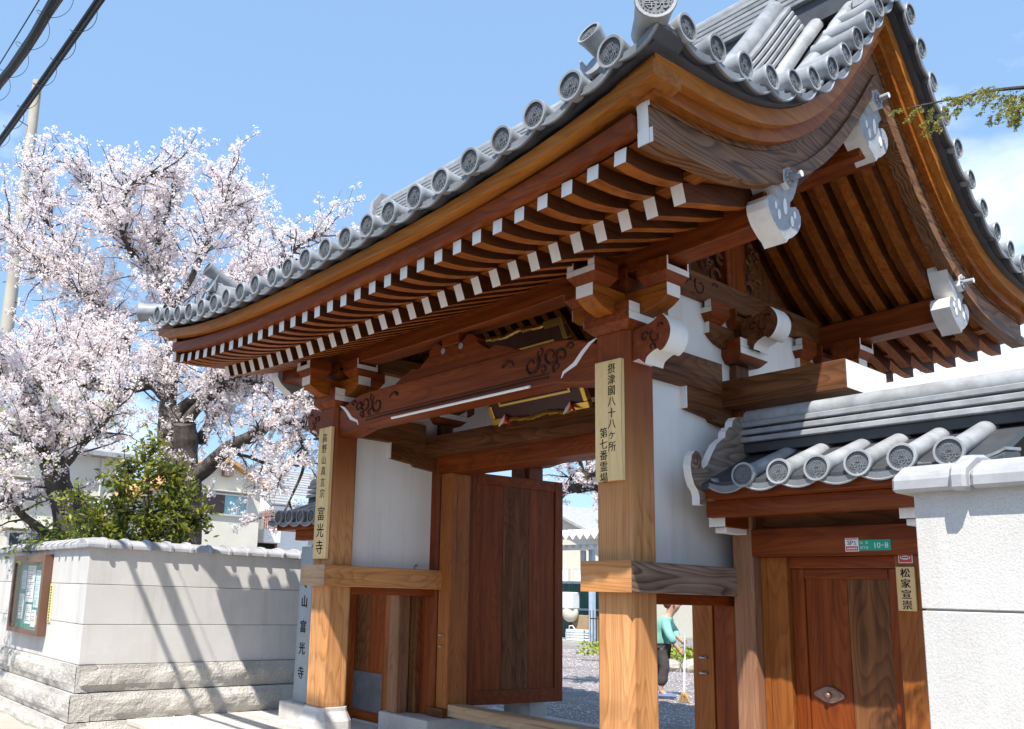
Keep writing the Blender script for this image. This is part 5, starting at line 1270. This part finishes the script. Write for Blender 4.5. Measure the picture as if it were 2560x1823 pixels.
def cherry(name, label, limbs, dens=20, seed=1, twl=(.35, 1.0), clump=(.068, 15, .0175), greens=0, trunkm='bark', skip=.25):
    random.seed(seed)
    base = limbs[0][0][0]; root = thing(name, label, 'tree', (base[0], base[1], -.012), 'cherry trees in bloom')
    m = M(); first = list(limbs[0][0]); first[0] = (base[0], base[1], -.05)
    tw = M(); C = []; G = []
    for li, (pts, r0, r1) in enumerate(limbs):
        P = smooth_path(first if li == 0 else pts); n = len(P); R = [.86*(r0+(r1-r0)*(i/(n-1))**.7) for i in range(n)]
        if li == 0: R[0] *= 1.35; R[1] *= 1.12
        P = [p+Vector(mnoise.noise_vector(p*2.3))*min(.05, r*.35) for p, r in zip(P, R)]
        R = [r*(1+.16*mnoise.noise(p*5)) for p, r in zip(P, R)]
        m.tube(P, R, 10 if r0 > .1 else 6)
        L = sum((P[i+1]-P[i]).length for i in range(n-1)); cnt = int(L*dens*(1 if li else .15)*(.42 if (li >= 16 and len(limbs) > 12) or (r0 > .16 and li == 1) else 1))
        for q in range(cnt):
            u = random.uniform(skip if r0 > .07 else .08, 1.0)*(n-1); i = min(int(u), n-2); p = P[i].lerp(P[i+1], u-i); tdir = (P[i+1]-P[i]).normalized()
            d = Vector((random.gauss(0,1), random.gauss(0,1), random.gauss(.25,.8))).normalized(); d = (d+tdir*.7).normalized()
            ln = random.uniform(*twl)*(1.15-.35*(i/n)); cur = p.copy(); path = [cur.copy()]; dd = d.copy()
            steps = max(4, int(ln/.09))
            for s_ in range(steps):
                dd = (dd+Vector((random.gauss(0,.16), random.gauss(0,.16), random.gauss(.03,.16)))).normalized(); cur = cur+dd*(ln/steps); path.append(cur.copy())
                if s_ >= 1 and random.random() < .85: C.append(cur+Vector((random.gauss(0,.035), random.gauss(0,.035), random.gauss(0,.035))))
                if random.random() < .42:
                    e = (dd+Vector((random.gauss(0,.9), random.gauss(0,.9), random.gauss(.2,.8)))).normalized(); l2 = random.uniform(.12,.42)*ln/.6; sp = [cur.copy()]; c2 = cur.copy()
                    for _ in range(4):
                        e = (e+Vector((random.gauss(0,.15), random.gauss(0,.15), random.gauss(.05,.15)))).normalized(); c2 = c2+e*l2/4; sp.append(c2.copy())
                        if random.random() < .9: C.append(c2+Vector((random.gauss(0,.03), random.gauss(0,.03), random.gauss(0,.03))))
                    tw.tube(sp, [.0055,.0045,.0035,.003,.002], 3, 0, False)
                if greens and random.random() < greens and path[-1].z < 3.9: G.append(cur.copy())
            k = len(path); tw.tube(path, [.013*(1-i/k)+.003 for i in range(k)], 4, 0, False)
    m.build('trunk', MT[trunkm], root, smooth=True); tw.build('twigs', MT[trunkm], root)
    C = np.array([tuple(c) for c in C]); V, t = clumps(C, *clump); mesh_quads('crown', V, 'blossom', t, root)
    if G:
        G = np.repeat(np.array([tuple(g) for g in G]), 10, 0)+rng.normal(size=(len(G)*10, 3))*.06; leaves('young_leaves', G, .03, 'new_leaf', root)
    return root
LIMB_A=[
 ([(-6.85,0.68,1.26),(-6.87,0.62,2.19),(-6.89,0.59,2.82),(-6.90,0.56,3.46),(-6.84,0.45,3.87)],0.3,0.2),
 ([(-6.95,0.45,2.81),(-6.53,0.66,3.16),(-6.14,0.79,3.42),(-5.58,1.01,3.62),(-5.43,1.08,3.75),(-5.17,1.15,3.93),(-4.88,1.26,4.17),(-4.65,1.45,4.47)],0.17,0.05),
 ([(-6.91,0.53,2.79),(-7.19,0.39,3.51),(-7.31,0.35,4.01),(-7.31,0.35,4.29),(-7.40,0.38,4.74),(-7.41,0.37,5.23),(-7.44,0.29,5.83),(-7.50,0.13,6.20),(-7.75,0.02,6.48),(-7.73,0.08,6.99),(-7.67,0.26,7.73),(-7.67,0.26,8.51)],0.24,0.025),
 ([(-7.29,0.40,3.92),(-7.02,0.53,4.21),(-6.73,0.70,4.42),(-6.62,0.71,4.56),(-6.32,0.88,4.66),(-5.98,1.10,5.14),(-5.76,1.33,5.97),(-5.57,1.46,6.59),(-5.39,1.76,6.82)],0.15,0.02),
 ([(-7.18,0.41,3.66),(-6.69,0.55,4.07),(-6.22,0.61,4.29),(-5.95,0.71,4.43),(-5.53,0.89,4.70),(-5.33,1.07,5.30)],0.13,0.03),
 ([(-6.83,0.71,3.66),(-7.13,1.02,4.06),(-7.49,1.43,4.50),(-7.64,1.82,5.29),(-7.75,2.04,6.23),(-7.99,2.01,7.33),(-8.23,1.75,8.09)],0.12,0.02),
 ([(-7.30,0.37,4.30),(-7.68,0.21,4.59),(-7.98,-0.01,4.70),(-8.24,-0.16,5.11),(-8.29,-0.31,5.27),(-8.61,-0.69,5.39),(-8.94,-1.15,5.30)],0.15,0.025),
 ([(-8.12,-0.12,5.01),(-8.22,-0.09,5.43),(-8.56,-0.51,5.96),(-8.91,-1.02,6.34),(-9.18,-1.27,6.49)],0.09,0.02),
 ([(-7.50,0.13,6.20),(-8.04,-0.19,6.87),(-8.37,-0.59,7.42),(-8.66,-0.86,8.15)],0.09,0.015),
 ([(-7.44,0.30,5.75),(-6.96,0.42,6.25),(-6.70,0.52,6.80),(-6.62,0.71,7.37),(-6.60,0.73,7.85)],0.08,0.015),
 ([(-8.04,-0.18,6.73),(-7.54,-0.58,7.01),(-7.31,-0.53,7.62),(-7.14,-0.05,7.99)],0.05,0.012),
 ([(-8.24,-0.16,5.11),(-8.71,-0.31,5.77),(-9.20,-0.56,6.54),(-9.56,-1.15,7.50),(-9.60,-1.34,8.48)],0.08,0.012),
 ([(-9.15,-1.14,6.38),(-9.44,-1.50,6.92),(-9.70,-1.78,7.49)],0.05,0.012),
 ([(-7.41,0.37,5.23),(-7.81,0.97,5.85),(-7.85,1.38,6.46),(-7.80,1.94,6.81)],0.08,0.015),
 ([(-7.68,0.21,4.59),(-7.65,-0.29,4.37),(-7.63,-0.90,4.39),(-7.56,-1.39,4.47),(-7.56,-1.84,4.57)],0.1,0.02),
 ([(-7.63,-0.90,4.39),(-7.90,-1.11,4.90),(-8.01,-1.54,4.96)],0.05,0.015),
 ([(-6.32,0.88,4.66),(-5.51,1.14,4.75),(-5.12,1.43,4.97)],0.05,0.012),
 ([(-5.43,1.08,3.75),(-5.06,1.34,3.76),(-4.80,1.59,3.53),(-4.73,1.71,3.09)],0.05,0.012),
 ([(-5.06,1.34,3.76),(-4.90,1.42,3.24),(-4.97,1.30,2.73),(-5.06,1.13,2.28)],0.04,0.012),
 ([(-6.14,0.79,3.42),(-5.75,1.12,3.29),(-5.41,1.34,2.99)],0.04,0.012),
 ([(-6.13,0.80,4.43),(-5.27,1.17,4.35),(-4.64,1.47,4.01)],0.05,0.012),
]
LIMB_B=[
 ([(-6.80,-0.92,1.23),(-6.85,-1.07,2.09),(-6.90,-1.26,2.79),(-6.94,-1.39,3.11)],0.24,0.19),
 ([(-6.92,-1.33,2.95),(-7.16,-1.45,3.46),(-7.42,-1.65,3.99),(-7.58,-1.90,4.20),(-7.73,-2.16,4.53)],0.15,0.04),
 ([(-6.95,-1.42,3.11),(-6.61,-1.73,3.25),(-6.46,-1.94,3.05),(-6.32,-2.24,2.89)],0.08,0.02),
 ([(-6.91,-1.30,2.89),(-6.46,-1.16,3.25),(-6.19,-0.96,3.58),(-6.13,-0.79,3.93)],0.08,0.02),
 ([(-6.73,-1.37,2.06),(-6.52,-1.75,2.29),(-6.35,-1.92,2.40),(-6.29,-2.10,2.43)],0.08,0.05),
 ([(-7.16,-1.45,3.46),(-7.31,-1.24,3.92),(-7.41,-0.84,4.24),(-7.38,-0.77,4.61)],0.08,0.02),
 ([(-7.42,-1.65,3.99),(-7.06,-1.86,3.62),(-6.90,-2.07,3.40)],0.05,0.02),
 ([(-6.94,-1.39,3.11),(-6.68,-1.22,3.49),(-6.77,-1.54,3.85),(-6.81,-1.67,4.17)],0.07,0.015),
]
LIMB_C=[
 ([(-4.88,5.94,1.01),(-4.89,5.94,2.07),(-4.80,6.03,2.74),(-4.41,6.12,3.19),(-4.09,6.14,3.26),(-3.90,6.17,3.38),(-3.79,6.14,3.69),(-3.76,6.16,4.02)],0.2,0.05),
 ([(-3.90,6.17,3.38),(-3.53,6.09,3.46),(-3.11,6.18,3.56)],0.06,0.03),
 ([(-4.20,6.31,3.22),(-3.71,6.20,3.23),(-3.12,6.18,3.31)],0.06,0.03),
 ([(-4.14,6.10,3.28),(-4.04,5.92,3.55),(-4.08,5.88,3.82)],0.04,0.02),
 ([(-3.90,6.17,3.38),(-3.82,5.84,3.85),(-3.87,5.80,4.12)],0.04,0.02),
]
cherry('cherry_tree', 'big blossoming cherry tree with dark forked trunk behind the left wall', LIMB_A, 20, 3)
cherry('cherry_tree', 'blossoming cherry tree with thick pollarded trunk at the far left, green shoots low down', LIMB_B, 20, 5, (.35,.95), greens=.10)
cherry('cherry_tree', 'pink cherry branch seen through the gate above the open door', LIMB_C, 14, 8, (.3,.8), skip=.4)
# bare-barked trunk behind the sweeper
tt = thing('courtyard_tree', 'pale barked cherry trunk just behind the sweeping person', 'tree', (-5.75, 12.3, 0))
m = M(); P = smooth_path([(-5.75,12.3,-.05),(-5.73,12.3,.6),(-5.70,12.28,1.5),(-5.66,12.3,2.6),(-5.5,12.5,3.8),(-5.2,12.9,5.2)]); m.tube(P, [.26*(1-.5*i/len(P))*(1+.15*mnoise.noise(p*4)) for i, p in enumerate(P)], 12); m.build('trunk', MT['bark_light'], tt, smooth=True)
C = np.array([(-5.3,12.8,5.2)])+rng.normal(size=(900, 3))*np.array([1.2,1.2,.6]); V, t = clumps(C, .055, 8, .022); mesh_quads('crown', V, 'blossom', t, tt)
# evergreen shrub behind the corner of the left wall
sb = thing('evergreen_shrub', 'glossy green evergreen shrub rising behind the left wall corner', 'shrub', (-5.25, -.72, 0))
stems = [[(-5.25,-.72,-.05),(-5.25,-.72,1.2),(-5.2,-.6,2.0),(-5.15,-.35,2.6),(-5.12,-.3,2.9)], [(-5.25,-.72,1.0),(-5.3,-.85,1.8),(-5.3,-.95,2.5),(-5.28,-.95,2.95)], [(-5.22,-.7,1.4),(-5.05,-.45,2.0),(-4.98,-.25,2.5)], [(-5.28,-.75,1.3),(-5.45,-1.2,1.9),(-5.5,-1.4,2.5)], [(-5.2,-.62,1.9),(-5.1,-.7,2.6),(-5.15,-.65,3.2)], [(-5.25,-.7,1.6),(-5.3,-.2,2.1),(-5.2,.1,2.35)], [(-5.25,-.8,1.5),(-5.1,-1.1,2.0),(-5.15,-1.3,2.2)]]
m = M(); LP = []
for s_ in stems:
    P = smooth_path(s_); m.tube(P, [.055*(1-.8*i/len(P)) for i in range(len(P))], 7)
    for p in P[len(P)//4:]:
        for _ in range(9):
            d = Vector((random.gauss(0,1), random.gauss(0,1), random.gauss(.2,.7))).normalized(); l = random.uniform(.1,.34); e = p+d*l; m.tube([p, (p+e)/2+Vector((0,0,.02)), e], [.008,.006,.003], 4, 0, False)
            for _ in range(10):
                q = p.lerp(e, random.uniform(.45,1.15)); LP.append((q.x+random.gauss(0,.045), q.y+random.gauss(0,.045), q.z+random.gauss(0,.04)))
m.build('stems', MT['bark'], sb); leaves('foliage', LP, .046, 'leaf', sb, aspect=.38, flatness=.8)
lb = thing('low_shrub', 'low bright green shrub peeping over the left wall beside the pollarded trunk', 'shrub', (-6.6, -1.15, 0))
m = M(); m.tube([(-6.6,-1.15,-.02),(-6.6,-1.15,1.0),(-6.5,-1.1,1.9)], [.05,.04,.02], 7); m.build('stems', MT['bark'], lb)
leaves('foliage', np.array([(-6.45,-1.1,1.95)])+rng.normal(size=(900,3))*np.array([.22,.35,.16]), .045, 'new_leaf', lb, aspect=.4)
# cypress at the right: its trunk stands outside the picture, one spray reaches in
cy = thing('cypress_tree', 'cypress spray with yellow-green tips reaching in at the right edge', 'tree', (7.4, .9, 0))
m = M(); m.tube([(7.4,.9,-.05),(7.4,.9,2),(7.35,.9,4.5),(7.3,.9,6.2)], [.16,.13,.09,.03], 10)
br_ = smooth_path([(7.36,.9,3.55),(6.2,.3,3.75),(5.2,-.15,3.70),(4.62,-.38,3.772),(4.36,-.46,3.825),(4.22,-.50,3.835),(4.03,-.56,3.845)], 6); m.tube(br_, [.016*(1-.9*i/len(br_))+.002 for i in range(len(br_))], 6)
PT = []; TN = []
def frond(p, d, ln, depth=0):
    p = Vector(p); d = Vector(d).normalized(); n = max(3, int(ln/.016))
    for i in range(n):
        d = (d+Vector((random.gauss(0,.10), random.gauss(0,.10), random.gauss(-.03,.08)))).normalized(); p = p+d*ln/n
        for _ in range(2): PT.append((p.x+random.gauss(0,.004), p.y+random.gauss(0,.004), p.z+random.gauss(0,.004))); TN.append(min(1, max(0, .25+.6*i/n*(depth+.5)+random.gauss(0,.15))))
        if depth < 2 and random.random() < .75: frond(p, d+Vector((random.gauss(0,.5), random.gauss(0,.5), random.gauss(-.25,.35))), ln*random.uniform(.28,.5)*(1-.4*i/n), depth+1)
for i in range(8, len(br_)-1):
    for _ in range(1 if random.random() < .75 else 2):
        frond(br_[i], Vector((-.7,-.2,-.25))+Vector((random.gauss(0,.4), random.gauss(0,.4), random.gauss(-.1,.3))), random.uniform(.07,.17))
frond(br_[-1], (-1,-.25,-.05), .08)
for (ax, ay, az) in ((4.42,-.44,3.79),(4.46,-.43,3.78),(4.5,-.42,3.775)):
    for _ in range(3): frond((ax,ay,az), (random.gauss(-.25,.25), random.gauss(0,.3), -.8), random.uniform(.10,.17))
m.build('trunk', MT['bark'], cy, smooth=True); leaves('foliage', PT, .009, 'cedar', cy, np.array(TN), aspect=.32, flatness=.9)
big = np.array([(7.3,.9,4.6)])+rng.normal(size=(2600,3))*np.array([.55,.55,.9]); leaves('crown', big, .05, 'cedar', cy, aspect=.35)
